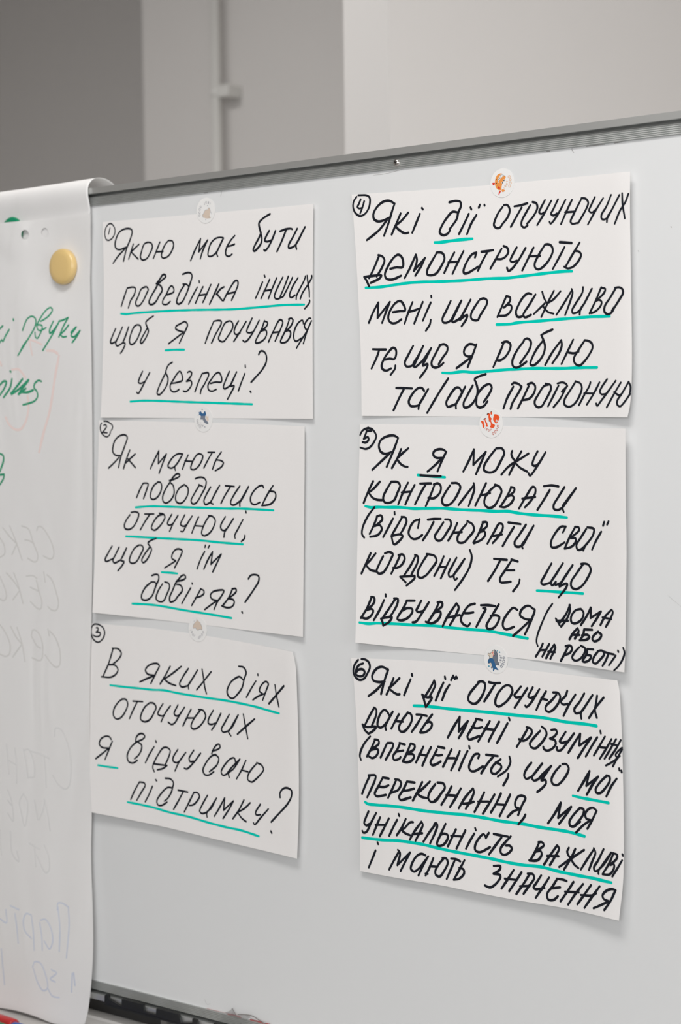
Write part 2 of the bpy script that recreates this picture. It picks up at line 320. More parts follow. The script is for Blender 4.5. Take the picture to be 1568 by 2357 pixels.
   ('line','k','1.95:-1394.3,61.0 -1399.3,53.0 -1400.5,49.6 -1397.0,48.4 -1390.6,50.5;1.95:-1383.8,59.5 -1391.4,49.4 -1398.8,39.8 -1401.2,37.5 -1403.1,39.1;1.93:-1350.8,69.3 -1356.4,66.7 -1359.6,62.2 -1360.5,58.9 -1357.5,53.1 -1358.4,47.4 -1364.0,40.2 -1370.4,35.8 -1373.5,37.0 -1371.8,42.1 -1365.3,52.2 -1360.5,58.9;1.92:-1352.1,47.3 -1345.1,48.0 -1336.9,50.3 -1337.4,55.9 -1340.1,59.6 -1344.1,57.3 -1349.7,51.2 -1354.5,45.1 -1353.8,40.5 -1350.0,38.4 -1345.3,39.0 -1341.8,40.8;1.91:-1329.3,58.0 -1327.0,59.0 -1323.4,57.8 -1324.8,53.9 -1331.1,49.0;1.91:-1331.1,48.8 -1324.9,49.4 -1323.4,46.6 -1326.6,41.6 -1332.1,38.3 -1335.9,39.0;1.90:-1319.3,37.7 -1314.1,47.5 -1308.6,56.3;1.89:-1308.6,56.3 -1300.2,56.9 -1299.4,54.9 -1305.0,46.1 -1310.5,39.5 -1311.6,35.6;1.89:-1297.1,45.9 -1289.8,47.1 -1281.9,47.2 -1281.8,52.2 -1285.0,56.7 -1289.6,55.7 -1295.7,50.3 -1300.8,43.8 -1299.8,39.3 -1295.3,37.9 -1289.2,39.6;1.97:-1270.7,57.4 -1274.6,50.9 -1279.3,41.6 -1277.8,39.9 -1270.2,42.8;1.96:-1270.2,42.8 -1260.7,56.6;1.96:-1260.7,56.6 -1267.2,46.3 -1269.5,42.5 -1264.2,42.7 -1267.4,37.5 -1273.8,29.3;1.95:-1249.4,54.6 -1253.7,47.0 -1258.7,37.3;1.95:-1248.7,63.0 -1248.5,60.9;2.07:-1230.1,73.1 -1227.8,76.3 -1223.4,76.1 -1219.8,72.2 -1219.9,65.7 -1225.2,58.3 -1234.3,50.9 -1241.1,45.6;2.09:-1242.4,36.6 -1241.4,35.5'),
   ('underline','g','2.35:-1413.0,29.4 -1395.8,30.0 -1367.4,29.2 -1345.5,28.1 -1299.3,26.1 -1240.0,23.5'),
  ]),
 2: dict(origin=(-1461.8,10.3), across=(295.44,-8.94), down=(-10.91,-209.61), lift=(1.5, 0.25, 4.5, 8, 0.25, 5.0),
  edges=['-1461.3,10.3 -1294.9,5.3 -1168.7,0.7', '-1168.7,0.7 -1169.3,-41.6 -1172.0,-136.0 -1173.9,-207.7', '-1173.9,-207.7 -1232.6,-206.5 -1308.8,-204.2 -1355.4,-202.9 -1417.8,-200.9 -1470.8,-199.0', '-1470.8,-199.0 -1469.1,-163.4 -1465.6,-92.4 -1461.3,10.3'],
  ink=[
   ('number','k','1.64:-1454.0,8.9 -1451.7,9.0 -1448.4,8.5 -1445.0,6.9 -1441.7,5.0 -1440.6,3.0 -1441.1,1.1 -1442.8,-1.0;1.64:-1444.2,-2.4 -1444.9,-4.8 -1446.6,-6.7 -1449.6,-7.9 -1453.3,-7.0 -1456.6,-4.7 -1458.9,-1.3 -1459.5,2.0 -1458.8,5.1 -1457.4,7.0;1.74:-1454.1,4.6 -1452.1,5.3 -1450.1,4.1 -1450.1,2.7 -1452.5,0.1 -1455.9,-3.0;1.74:-1456.6,-3.0 -1453.2,-3.3 -1449.1,-3.6'),
   ('line','k','1.98:-1429.8,-28.2 -1437.1,-27.6 -1440.8,-24.1 -1440.3,-17.7 -1436.9,-11.3 -1429.5,-6.7 -1422.2,-6.1 -1419.0,-8.5 -1423.2,-18.3 -1429.1,-30.0 -1432.5,-41.0;1.99:-1431.5,-30.0 -1439.7,-36.4 -1447.5,-41.7;1.97:-1415.5,-22.4 -1420.2,-31.1 -1425.2,-42.2;1.97:-1407.6,-26.5 -1415.4,-31.7 -1421.1,-35.8;1.97:-1418.6,-31.7 -1407.5,-41.0;1.95:-1385.5,-42.0 -1379.4,-32.8 -1372.8,-23.1;1.94:-1372.8,-23.1 -1373.9,-36.8;1.94:-1373.9,-36.8 -1361.8,-26.5;1.94:-1361.8,-26.5 -1367.6,-36.8 -1372.9,-46.9;1.93:-1338.3,-26.6 -1344.5,-26.3 -1351.7,-29.4 -1358.9,-36.8 -1359.8,-39.7 -1355.1,-41.4 -1349.5,-39.1 -1343.1,-32.8 -1338.3,-26.6;1.93:-1338.3,-26.6 -1345.5,-35.6 -1350.0,-40.2 -1349.2,-43.6;1.92:-1330.5,-27.7 -1335.4,-35.6 -1339.1,-42.4;1.92:-1335.3,-33.9 -1325.3,-34.2;1.91:-1315.0,-26.0 -1319.7,-28.8 -1326.1,-37.9 -1327.0,-41.8 -1323.1,-42.9 -1316.9,-40.1 -1310.6,-32.2 -1309.7,-28.3 -1313.5,-26.4 -1318.1,-27.1;1.90:-1302.3,-24.9 -1292.8,-24.9;1.90:-1296.7,-25.5 -1302.9,-33.3 -1308.5,-41.0;1.89:-1283.7,-24.6 -1291.5,-33.3 -1296.3,-42.3;1.89:-1290.7,-32.7 -1284.7,-33.3 -1280.9,-35.5 -1283.3,-39.4 -1292.5,-43.9'),
   ('line','k','1.97:-1406.5,-73.1 -1401.6,-64.7 -1396.6,-57.7;1.96:-1396.6,-57.7 -1391.9,-57.4 -1389.0,-58.2 -1390.4,-62.2 -1396.2,-73.9;1.95:-1374.4,-56.1 -1380.8,-59.9 -1385.7,-68.0 -1386.1,-72.6 -1382.7,-74.6 -1376.3,-72.4 -1370.6,-65.5 -1369.4,-59.7 -1371.2,-56.5 -1375.2,-56.1;1.94:-1358.2,-54.5 -1351.4,-53.0 -1344.3,-50.4 -1342.7,-48.7 -1345.0,-47.2 -1349.0,-48.2 -1354.6,-52.8 -1357.3,-56.2 -1363.5,-63.1 -1368.1,-71.2 -1367.7,-76.3 -1363.8,-78.2 -1357.5,-75.6 -1351.8,-68.7 -1351.7,-63.0 -1353.1,-59.0 -1356.7,-56.8;1.93:-1336.7,-58.5 -1344.6,-62.9 -1349.5,-70.9 -1348.8,-76.1 -1343.4,-78.3 -1337.1,-75.3 -1331.5,-67.3 -1331.8,-61.6 -1336.7,-58.5;1.91:-1321.0,-52.3 -1315.6,-50.8 -1309.5,-51.1 -1305.7,-54.1 -1306.1,-59.1 -1312.2,-68.2 -1320.1,-77.3 -1325.5,-78.3 -1327.4,-75.2 -1322.9,-68.3 -1315.0,-58.7;1.91:-1315.8,-58.3 -1310.4,-60.3;2.00:-1299.4,-60.7 -1305.2,-68.1 -1309.2,-75.5 -1307.0,-78.8 -1300.1,-76.4;1.99:-1300.1,-76.4 -1286.7,-58.9;1.99:-1286.7,-58.9 -1295.4,-70.2 -1299.3,-77.0 -1296.3,-78.1;1.98:-1278.7,-59.1 -1266.3,-59.8;1.98:-1271.6,-59.9 -1280.1,-70.0 -1285.2,-77.3;1.98:-1258.5,-59.2 -1266.2,-67.6 -1271.6,-75.4 -1270.9,-78.2 -1266.4,-78.5 -1258.0,-74.1;1.97:-1258.0,-74.1 -1246.4,-59.6;1.97:-1246.4,-59.6 -1254.2,-70.7 -1258.8,-76.3 -1258.9,-79.7;1.96:-1225.8,-60.5 -1226.9,-58.5 -1231.4,-58.9 -1239.8,-64.5 -1244.0,-71.1 -1243.0,-76.1 -1238.5,-77.7 -1231.0,-75.3;2.04:-1212.7,-58.4 -1220.3,-67.0 -1228.5,-78.6;2.04:-1228.5,-78.6 -1221.3,-77.9 -1215.3,-76.2 -1209.2,-70.1 -1209.8,-65.2 -1218.0,-63.7'),
   ('underline','g','2.35:-1408.3,-83.5 -1387.3,-82.0 -1365.2,-81.9 -1321.4,-82.3 -1278.6,-82.5 -1254.4,-82.2 -1212.4,-83.0'),
   ('line','k','1.98:-1414.8,-89.0 -1408.4,-88.2 -1403.6,-90.0 -1405.4,-96.0 -1411.8,-104.3 -1418.2,-107.3 -1423.8,-106.3 -1424.8,-102.8 -1422.0,-97.5 -1416.4,-91.6;1.96:-1394.9,-90.3 -1381.5,-90.0;1.97:-1387.0,-90.1 -1394.3,-98.1 -1401.6,-107.3;1.95:-1373.5,-89.1 -1367.2,-90.1 -1365.4,-92.9 -1369.0,-98.7 -1375.5,-104.6 -1381.0,-107.3 -1385.3,-105.4 -1383.3,-100.2 -1375.2,-92.0 -1368.8,-90.5;1.94:-1355.4,-89.9 -1361.1,-97.4 -1362.0,-100.3 -1358.1,-101.4 -1354.1,-99.5;1.94:-1346.5,-90.8 -1354.1,-100.1 -1359.0,-107.9;1.93:-1336.7,-90.1 -1342.3,-98.1 -1343.1,-100.4 -1339.3,-102.1 -1334.6,-100.8;1.93:-1326.3,-91.2 -1334.6,-100.8 -1340.2,-107.8 -1342.8,-107.5;1.92:-1317.0,-91.9 -1322.9,-101.1 -1327.0,-108.9;1.92:-1322.9,-101.1 -1312.1,-101.4;1.91:-1303.1,-90.3 -1297.3,-91.0 -1293.6,-94.8 -1296.0,-101.6 -1302.3,-108.5 -1310.1,-111.2 -1313.1,-109.3 -1311.4,-103.1 -1305.1,-93.9 -1302.2,-91.1;1.99:-1279.4,-90.9 -1286.1,-100.2 -1285.7,-103.6 -1281.7,-105.2 -1277.1,-102.8;1.99:-1268.1,-92.6 -1277.1,-102.8 -1280.6,-106.8 -1281.8,-111.9;1.88:-1254.9,-93.4 -1261.1,-101.9 -1266.6,-109.8 -1266.2,-112.5;1.87:-1250.7,-84.5 -1250.3,-86.4;2.02:-1252.5,-109.4 -1253.0,-112.2 -1257.6,-115.6'),
   ('underline','g','2.38:-1422.8,-114.8 -1408.9,-114.9 -1383.6,-115.4 -1352.1,-115.7 -1314.8,-116.2 -1291.8,-117.4 -1255.4,-118.5'),
   ('line','k','2.00:-1442.9,-125.9 -1448.4,-133.3 -1453.1,-141.1 -1451.6,-142.6 -1440.6,-138.9;2.00:-1440.6,-138.9 -1432.7,-126.8;2.00:-1432.7,-126.8 -1438.3,-135.4 -1441.9,-141.3 -1439.9,-143.9 -1430.5,-140.4;1.99:-1430.5,-140.4 -1422.0,-127.3;1.99:-1422.0,-127.3 -1427.3,-136.2 -1430.5,-141.0 -1425.8,-142.0 -1429.0,-146.8 -1434.8,-152.3;1.98:-1404.3,-123.9 -1410.7,-127.5 -1417.1,-137.1 -1418.0,-141.2 -1414.9,-143.4 -1408.6,-142.0 -1402.1,-134.3 -1397.7,-126.6 -1400.3,-123.8 -1405.1,-123.9;1.97:-1378.9,-116.0 -1386.0,-118.1 -1390.8,-121.2 -1388.5,-124.0 -1385.7,-127.4 -1387.9,-132.7 -1393.6,-139.8 -1398.3,-142.3 -1400.2,-140.0 -1396.6,-134.1 -1388.5,-125.7;1.94:-1351.1,-138.6 -1356.5,-136.2 -1355.6,-131.6 -1350.8,-126.9 -1345.3,-126.1 -1341.4,-127.7 -1343.1,-132.3 -1348.0,-139.4 -1352.8,-146.2;1.95:-1351.1,-138.9 -1367.0,-146.7;1.92:-1309.2,-127.6 -1315.2,-135.9 -1320.4,-146.1;1.91:-1308.0,-121.0 -1308.8,-123.3;1.91:-1302.3,-121.1 -1304.2,-123.7;2.06:-1310.8,-145.9 -1304.5,-135.6 -1298.1,-127.5;2.05:-1298.1,-127.5 -1300.7,-140.5;2.05:-1300.7,-140.5 -1286.0,-129.5;2.05:-1286.0,-129.5 -1292.3,-139.1 -1298.3,-148.3'),
   ('underline','g','2.39:-1371.8,-151.5 -1359.2,-151.6 -1349.1,-152.0'),
   ('line','k','2.07:-1386.0,-155.7 -1380.5,-154.1 -1376.3,-154.8 -1375.9,-158.8 -1380.0,-165.9 -1386.5,-177.7 -1394.4,-182.2 -1400.7,-181.3 -1401.4,-177.8 -1395.7,-168.9 -1387.0,-162.7;2.06:-1387.0,-162.5 -1381.5,-162.5 -1379.6,-164.1;1.96:-1367.3,-161.7 -1361.9,-162.8 -1360.4,-166.2 -1364.5,-174.4 -1370.1,-182.2 -1377.2,-182.5 -1380.3,-179.8 -1377.0,-171.5 -1370.5,-163.8;2.09:-1349.2,-160.2 -1341.4,-158.5 -1337.1,-156.1 -1338.1,-153.3 -1342.1,-153.8 -1346.8,-157.6 -1350.8,-161.2 -1356.5,-170.6 -1360.6,-177.7 -1360.0,-182.3 -1353.6,-180.8 -1348.8,-176.0 -1342.4,-170.0 -1342.4,-166.6 -1345.4,-163.8 -1350.1,-163.5;1.94:-1329.9,-166.2 -1336.3,-174.3 -1343.1,-183.2;1.93:-1327.9,-161.1 -1327.6,-162.3;1.93:-1315.9,-167.1 -1322.3,-175.9 -1329.1,-184.7;1.92:-1315.9,-166.5 -1311.3,-168.6 -1311.4,-171.4 -1316.1,-174.4 -1323.9,-176.5;2.01:-1293.1,-177.8 -1300.0,-176.5 -1302.2,-173.2 -1299.8,-169.7 -1291.4,-167.1 -1283.0,-167.0 -1286.9,-173.1 -1292.4,-178.9 -1297.2,-187.1;2.01:-1293.1,-177.8 -1304.0,-184.0 -1310.5,-188.0;2.09:-1270.8,-164.5 -1276.3,-173.7 -1285.6,-183.1;2.08:-1271.5,-164.7 -1266.2,-164.3 -1265.8,-167.0 -1276.3,-174.8;2.09:-1276.3,-174.8 -1269.5,-176.1 -1268.8,-178.9 -1271.9,-182.9 -1278.8,-184.4 -1286.4,-182.9;2.11:-1248.6,-153.5 -1245.5,-150.0 -1239.4,-148.7 -1234.2,-150.1 -1234.3,-155.0 -1240.4,-163.0 -1253.6,-177.5;2.13:-1258.2,-187.5 -1257.4,-188.6'),
   ('underline','g','2.39:-1414.8,-186.9 -1391.4,-186.7 -1372.6,-187.5 -1342.9,-190.0 -1301.1,-192.7 -1272.9,-194.8'),
  ]),
 3: dict(origin=(-1482.3,-211.7), across=(293.71,-11.61), down=(-0.51,-209.03), lift=(1, 0.25, 7, 8, 6, 8),
  edges=['-1482.3,-211.7 -1400.7,-212.0 -1333.8,-214.1 -1236.7,-219.7 -1186.1,-223.2', '-1186.1,-223.2 -1182.6,-235.7 -1180.9,-268.1 -1179.7,-326.6 -1180.5,-383.3 -1183.2,-430.1', '-1183.2,-430.1 -1296.1,-425.6 -1371.3,-422.0 -1406.7,-421.0 -1478.2,-419.5', '-1478.2,-419.5 -1481.1,-379.2 -1482.8,-329.2 -1482.3,-211.7'],
  ink=[
   ('number','k','1.82:-1475.2,-212.4 -1479.0,-215.5 -1480.4,-221.6 -1478.4,-227.4 -1472.9,-231.6 -1467.8,-231.6 -1461.9,-227.0 -1459.4,-221.0 -1461.8,-215.8 -1468.5,-212.6 -1475.2,-212.4;1.82:-1472.2,-216.4 -1469.9,-216.2 -1469.4,-218.3 -1472.8,-221.2;1.82:-1472.8,-221.2 -1466.6,-221.4 -1466.1,-223.4 -1469.5,-225.7 -1474.5,-225.8 -1477.4,-224.4'),
   ('line','k','2.02:-1446.7,-237.9 -1453.7,-254.4 -1461.7,-268.0;2.01:-1447.8,-237.2 -1438.7,-237.4 -1434.1,-241.8 -1437.1,-247.3 -1447.9,-255.1;2.02:-1447.9,-255.1 -1454.5,-255.6;2.02:-1454.5,-255.6 -1443.7,-255.4 -1439.1,-259.8 -1442.1,-264.8 -1450.4,-268.9 -1464.6,-269.4;2.08:-1383.3,-262.0 -1394.6,-261.3 -1397.8,-257.5 -1394.6,-253.2 -1386.5,-249.7 -1379.3,-249.4 -1377.2,-251.4 -1381.7,-258.6 -1389.8,-271.1;2.08:-1383.6,-262.2 -1394.6,-266.0 -1406.3,-270.7;2.07:-1361.2,-250.8 -1368.9,-261.7 -1376.1,-270.7;2.06:-1345.1,-249.7 -1357.8,-258.0 -1369.7,-264.9;2.06:-1370.2,-264.9 -1362.6,-268.7 -1353.0,-270.5;2.05:-1334.9,-251.2 -1343.6,-261.6 -1347.5,-268.7 -1344.4,-271.3 -1335.0,-269.1;2.04:-1335.0,-269.1 -1321.7,-252.0;2.04:-1321.7,-252.0 -1331.1,-264.0 -1335.0,-268.9 -1334.5,-272.5;1.93:-1315.2,-250.4 -1313.2,-259.3 -1311.6,-268.2 -1308.9,-275.7;1.93:-1302.3,-252.2 -1314.0,-263.9 -1323.0,-272.7;2.04:-1263.0,-243.7 -1256.0,-244.3 -1252.5,-249.0 -1255.3,-255.9 -1258.4,-265.1 -1265.4,-272.9 -1271.6,-277.3 -1276.9,-276.1 -1279.7,-271.3 -1275.4,-262.0 -1267.7,-256.3 -1261.5,-254.2 -1256.9,-257.1;1.89:-1238.7,-256.8 -1244.6,-263.9 -1252.3,-274.5;1.88:-1236.0,-249.4 -1235.7,-250.8;1.97:-1229.2,-269.0 -1233.8,-266.3 -1230.6,-259.9 -1224.4,-256.1 -1221.0,-258.0 -1223.7,-264.3 -1229.2,-275.3;1.98:-1226.1,-268.4 -1235.4,-271.9 -1243.1,-276.3;1.87:-1211.6,-258.3 -1209.8,-267.5 -1206.1,-280.2;2.34:-1198.8,-258.3 -1209.8,-268.5 -1220.3,-278.1'),
   ('underline','g','2.39:-1451.2,-277.6 -1428.9,-277.9 -1407.6,-277.7 -1388.2,-277.7 -1370.5,-276.9 -1349.9,-278.3 -1309.3,-279.9 -1281.6,-280.4 -1238.5,-283.1 -1223.1,-284.9 -1206.1,-286.6'),
   ('line','k','2.01:-1432.2,-291.1 -1438.7,-295.2 -1445.3,-303.4 -1446.1,-310.0 -1442.0,-313.5 -1435.4,-312.0 -1428.0,-304.3 -1424.3,-295.8 -1427.2,-291.3 -1433.8,-291.5;2.00:-1416.6,-292.2 -1401.9,-291.6;2.00:-1410.0,-292.5 -1415.7,-300.9 -1421.7,-311.4;2.09:-1391.4,-291.9 -1398.7,-297.1 -1404.3,-305.8 -1405.1,-310.5 -1399.4,-312.9 -1391.3,-309.9 -1384.9,-301.8 -1382.0,-295.7 -1385.7,-292.0 -1391.4,-291.9;1.98:-1371.8,-291.2 -1377.7,-298.8 -1379.3,-303.0 -1373.7,-304.5 -1369.7,-303.3;1.97:-1361.0,-292.6 -1368.9,-301.5 -1374.5,-310.7;2.06:-1349.9,-290.7 -1355.4,-300.4 -1353.0,-302.5 -1348.3,-301.5;2.06:-1340.4,-292.4 -1348.3,-302.0 -1354.6,-310.1 -1359.3,-312.2 -1364.1,-310.3;2.05:-1331.0,-293.7 -1337.3,-303.4 -1342.7,-312.2;2.05:-1337.3,-303.4 -1327.1,-302.5;2.04:-1320.2,-293.0 -1314.0,-293.3 -1310.1,-298.7 -1313.9,-305.8 -1322.4,-312.8 -1328.7,-314.0 -1331.0,-311.9 -1327.1,-303.6 -1317.8,-293.7;2.03:-1299.3,-292.1 -1306.2,-302.3 -1306.2,-306.2 -1301.6,-306.9 -1296.9,-305.2;2.02:-1288.5,-294.3 -1295.4,-305.3 -1301.5,-312.6;2.01:-1276.6,-294.3 -1283.1,-303.6 -1287.7,-310.7 -1285.4,-313.3 -1276.9,-311.2;2.01:-1276.9,-311.2 -1263.9,-293.6;2.01:-1263.9,-293.6 -1272.3,-306.5 -1277.7,-312.0 -1274.2,-316.2;1.90:-1256.7,-292.2 -1253.9,-303.6 -1250.4,-316.6;2.28:-1240.9,-295.7 -1252.4,-304.0 -1265.0,-313.4'),
   ('line','k','2.03:-1453.3,-346.5 -1463.2,-346.5 -1467.4,-343.3 -1465.0,-337.7 -1457.5,-333.8 -1451.7,-334.1 -1449.2,-336.6;2.03:-1447.6,-338.5 -1452.5,-347.8 -1458.5,-359.3;2.04:-1454.1,-347.4 -1463.2,-353.6 -1472.7,-359.9;2.00:-1412.3,-335.7 -1411.5,-331.0 -1407.5,-327.1 -1401.8,-326.0 -1398.5,-328.6 -1401.8,-331.8 -1411.5,-336.2 -1420.4,-343.5 -1424.9,-352.2 -1422.8,-357.9 -1416.2,-358.9 -1409.7,-355.4;2.00:-1408.2,-335.9 -1403.4,-338.4 -1404.1,-344.3 -1409.0,-350.6 -1413.8,-354.0;1.99:-1384.8,-338.3 -1391.2,-346.5 -1397.6,-356.7;1.98:-1382.4,-331.7 -1381.6,-333.4;1.98:-1385.9,-357.0 -1379.9,-347.7 -1371.1,-338.1 -1364.8,-337.5 -1361.1,-340.0 -1363.9,-348.4 -1368.3,-355.7;1.99:-1384.3,-364.9 -1386.6,-361.1 -1385.9,-356.6;1.98:-1385.9,-356.6 -1365.5,-356.4;1.98:-1365.5,-356.4 -1371.8,-360.2 -1379.8,-362.5;1.97:-1350.0,-337.8 -1356.8,-347.1 -1356.8,-350.5 -1352.0,-352.0 -1348.1,-350.2;1.96:-1338.4,-339.8 -1348.1,-350.8 -1354.0,-360.9;2.05:-1327.0,-336.4 -1333.6,-345.8 -1332.4,-348.6 -1326.9,-348.0;2.05:-1317.2,-338.5 -1326.9,-349.1 -1337.0,-357.0 -1340.5,-356.5;1.93:-1300.7,-334.5 -1293.8,-332.4 -1289.5,-329.5 -1290.4,-326.7 -1293.8,-327.1 -1299.1,-332.7 -1301.4,-337.4;1.94:-1292.2,-339.9 -1296.0,-338.0 -1301.4,-339.7 -1309.1,-347.3 -1313.7,-355.7 -1311.3,-360.0 -1305.1,-359.9 -1298.2,-355.7;1.93:-1296.0,-337.5 -1291.4,-340.9 -1293.7,-347.9 -1304.4,-356.4;1.92:-1267.6,-342.9 -1269.2,-338.6 -1274.5,-339.7 -1283.7,-348.0 -1287.8,-354.6 -1285.9,-357.8 -1281.3,-356.9 -1273.7,-349.2 -1261.5,-338.7;1.92:-1261.5,-338.7 -1270.7,-349.9 -1277.5,-355.2 -1276.4,-359.3;1.91:-1253.1,-339.3 -1259.2,-349.8 -1266.1,-359.5;1.91:-1259.2,-349.8 -1250.1,-350.5;1.90:-1238.7,-341.4 -1244.8,-347.1 -1250.1,-354.3 -1250.1,-358.8 -1244.7,-360.4 -1240.2,-357.7 -1232.6,-351.2 -1228.3,-345.8 -1231.0,-341.7 -1237.9,-339.9'),
   ('underline','g','2.25:-1469.3,-366.7 -1456.4,-366.9 -1439.1,-366.8'),
   ('line','k','2.01:-1419.1,-398.5 -1413.5,-388.5 -1406.3,-378.4;2.00:-1406.3,-378.4 -1399.0,-378.7 -1397.7,-380.9 -1403.0,-388.5 -1410.2,-398.5;2.00:-1386.9,-380.7 -1391.6,-389.6 -1397.5,-398.6;1.99:-1382.3,-373.2 -1380.7,-374.4;1.98:-1368.2,-370.2 -1360.6,-370.1 -1356.1,-373.5 -1357.3,-378.8 -1358.9,-383.5 -1364.4,-391.1 -1369.1,-394.5;1.98:-1357.3,-379.3 -1364.5,-379.6 -1373.2,-386.3 -1380.3,-395.8 -1378.7,-399.7 -1373.1,-399.6 -1365.2,-395.2;2.06:-1349.4,-380.7 -1335.3,-381.1;2.07:-1341.9,-381.6 -1348.5,-391.6 -1355.6,-401.6;2.06:-1326.7,-381.0 -1333.6,-392.1 -1340.1,-402.6;2.05:-1326.7,-380.5 -1321.2,-380.2 -1318.4,-383.5 -1321.2,-388.4 -1327.4,-393.6 -1332.8,-394.9;1.95:-1307.0,-381.3 -1314.9,-392.7 -1318.0,-399.4 -1314.9,-401.2 -1307.2,-399.0;1.94:-1307.2,-399.0 -1294.2,-382.7;1.94:-1294.2,-382.7 -1301.8,-394.0 -1307.9,-399.3 -1307.4,-404.0;2.03:-1297.1,-401.9 -1290.3,-392.6 -1282.7,-381.0;2.03:-1282.7,-381.0 -1284.2,-394.1;2.02:-1284.2,-394.1 -1270.5,-382.9;2.02:-1270.5,-382.9 -1276.5,-392.1 -1284.9,-402.7;2.01:-1255.6,-380.0 -1262.9,-391.5 -1271.2,-401.3;2.01:-1247.0,-382.0 -1254.5,-388.3 -1264.4,-393.9;2.01:-1264.4,-393.9 -1259.0,-398.9 -1252.5,-401.9;1.99:-1232.9,-381.7 -1239.4,-390.8 -1238.7,-393.2 -1232.6,-392.2;1.99:-1221.8,-385.1 -1232.6,-395.5 -1240.9,-403.4 -1242.4,-401.8;2.11:-1205.4,-371.3 -1205.4,-366.7 -1200.8,-361.8 -1194.8,-360.5 -1189.5,-362.6 -1189.6,-368.0 -1195.0,-376.4 -1207.1,-387.8 -1217.9,-397.8;2.13:-1218.4,-407.1 -1217.1,-408.9'),
   ('underline','g','2.41:-1424.0,-402.0 -1406.9,-402.4 -1385.9,-403.4 -1361.9,-405.6 -1333.5,-406.9 -1307.1,-409.4 -1281.0,-411.2 -1259.7,-411.8 -1234.9,-414.6'),
  ]),
 4: dict(origin=(-1108.5,221.9), across=(298.11,-6.13), down=(2.30,-210.94), lift=(1.5, 0.25, 7, 3, 0.25, 7),
  edges=['-1108.1,221.8 -972.1,217.0 -922.3,216.1 -800.5,213.7', '-800.5,213.7 -800.9,182.4 -800.4,123.4 -799.9,49.3 -800.9,25.2 -802.2,14.1 -804.6,4.8', '-804.6,4.8 -938.7,6.8 -995.6,7.9 -1098.4,9.8', '-1098.4,9.8 -1098.7,64.9 -1101.6,130.6 -1104.5,177.2 -1108.1,221.8'],
  ink=[
   ('number','k','2.02:-1102.0,219.2 -1105.3,215.6 -1106.4,210.5 -1104.2,204.6 -1098.4,200.7 -1092.5,202.1 -1087.9,206.9 -1086.1,212.9 -1086.5,217.1 -1089.7,219.4 -1100.0,220.5;2.14:-1097.2,216.4 -1099.5,212.0 -1101.2,209.5 -1098.9,207.8 -1096.3,208.1;2.14:-1093.0,214.3 -1095.0,209.0 -1097.9,203.1'),
   ('line','k','2.40:-1064.3,196.3 -1070.7,194.2 -1077.1,193.9 -1081.6,196.6 -1082.2,201.3 -1078.2,207.1 -1070.5,211.8 -1062.8,212.0 -1057.1,208.9;2.40:-1057.1,208.9 -1060.4,201.6 -1064.3,191.7 -1069.9,179.9;2.41:-1066.2,194.4 -1075.9,185.4 -1090.2,177.2;2.39:-1050.2,199.2 -1055.4,190.0 -1060.9,180.4;2.38:-1041.4,199.2 -1049.1,192.5 -1056.7,188.1;2.39:-1056.7,188.1 -1051.7,183.6 -1045.4,180.3 -1041.4,180.6;2.37:-1027.9,196.9 -1032.1,189.2 -1036.9,180.3;2.36:-1025.5,202.3 -1024.4,200.9;2.33:-994.4,204.9 -986.8,205.5 -981.9,204.1 -981.4,200.1 -984.5,194.4 -985.8,189.5 -989.5,184.9 -994.4,180.3;2.34:-985.1,194.9 -990.6,195.9 -996.7,191.4 -1003.6,183.0 -1005.5,178.1 -1001.8,175.3 -996.3,176.4 -993.8,179.2;2.32:-972.6,192.4 -977.9,183.9 -983.7,175.0;2.32:-970.6,198.2 -969.7,196.3;2.32:-964.2,190.7 -970.1,183.3 -974.8,174.3;2.31:-960.3,199.7 -961.5,197.2;2.30:-955.3,199.3 -955.1,198.6;2.14:-935.4,195.7 -940.2,190.7 -944.4,183.3 -945.1,179.9 -942.1,177.2 -938.6,177.4 -935.6,180.6 -930.2,186.0 -927.8,191.6 -929.0,195.6 -931.3,197.3 -934.0,197.2;2.12:-922.7,195.1 -916.1,195.5 -908.7,196.6;2.12:-914.9,193.5 -920.3,186.2 -926.8,177.2;2.12:-905.6,194.6 -909.7,189.2 -915.1,180.9 -915.1,177.1 -912.2,175.4 -908.7,177.0;2.11:-903.2,197.3 -899.2,195.8 -898.0,192.0 -901.6,185.6 -909.2,178.5;2.03:-889.9,197.8 -894.6,190.8 -896.3,187.6 -894.0,185.9 -891.1,187.1;2.02:-883.2,196.6 -890.0,187.0 -898.4,176.5;2.02:-876.0,197.2 -881.3,188.7 -883.6,185.0 -880.7,183.4 -877.3,185.0;2.02:-868.1,196.0 -876.1,184.4 -882.0,177.8 -884.3,176.5 -885.2,178.3;2.01:-861.2,195.4 -866.3,187.3 -873.0,175.4;2.00:-868.6,185.2 -859.4,185.0;1.99:-854.9,174.6 -848.5,182.9 -845.0,188.3 -844.0,191.5 -846.6,195.0 -851.2,195.9;2.00:-851.8,194.5 -860.0,182.1 -862.9,176.6 -861.2,174.6 -855.4,174.9;1.91:-836.9,195.5 -841.5,188.0 -843.3,184.4 -840.4,182.4 -837.0,184.3;1.91:-828.3,193.7 -835.8,184.6 -844.5,172.7;1.90:-819.9,195.7 -824.9,186.4 -830.2,179.5 -830.0,176.2 -826.8,175.4 -823.3,177.0;1.90:-823.3,177.0 -811.2,194.8;1.90:-811.2,194.8 -819.8,182.2 -823.9,177.0 -824.5,172.9;1.82:-808.4,196.0 -808.0,186.7 -805.9,174.5;1.82:-802.3,195.0 -805.3,188.3 -810.7,181.4 -816.3,170.8'),
   ('underline','g','2.90:-1011.2,169.3 -1005.6,168.9 -997.0,169.3 -979.9,169.7 -969.0,169.6'),
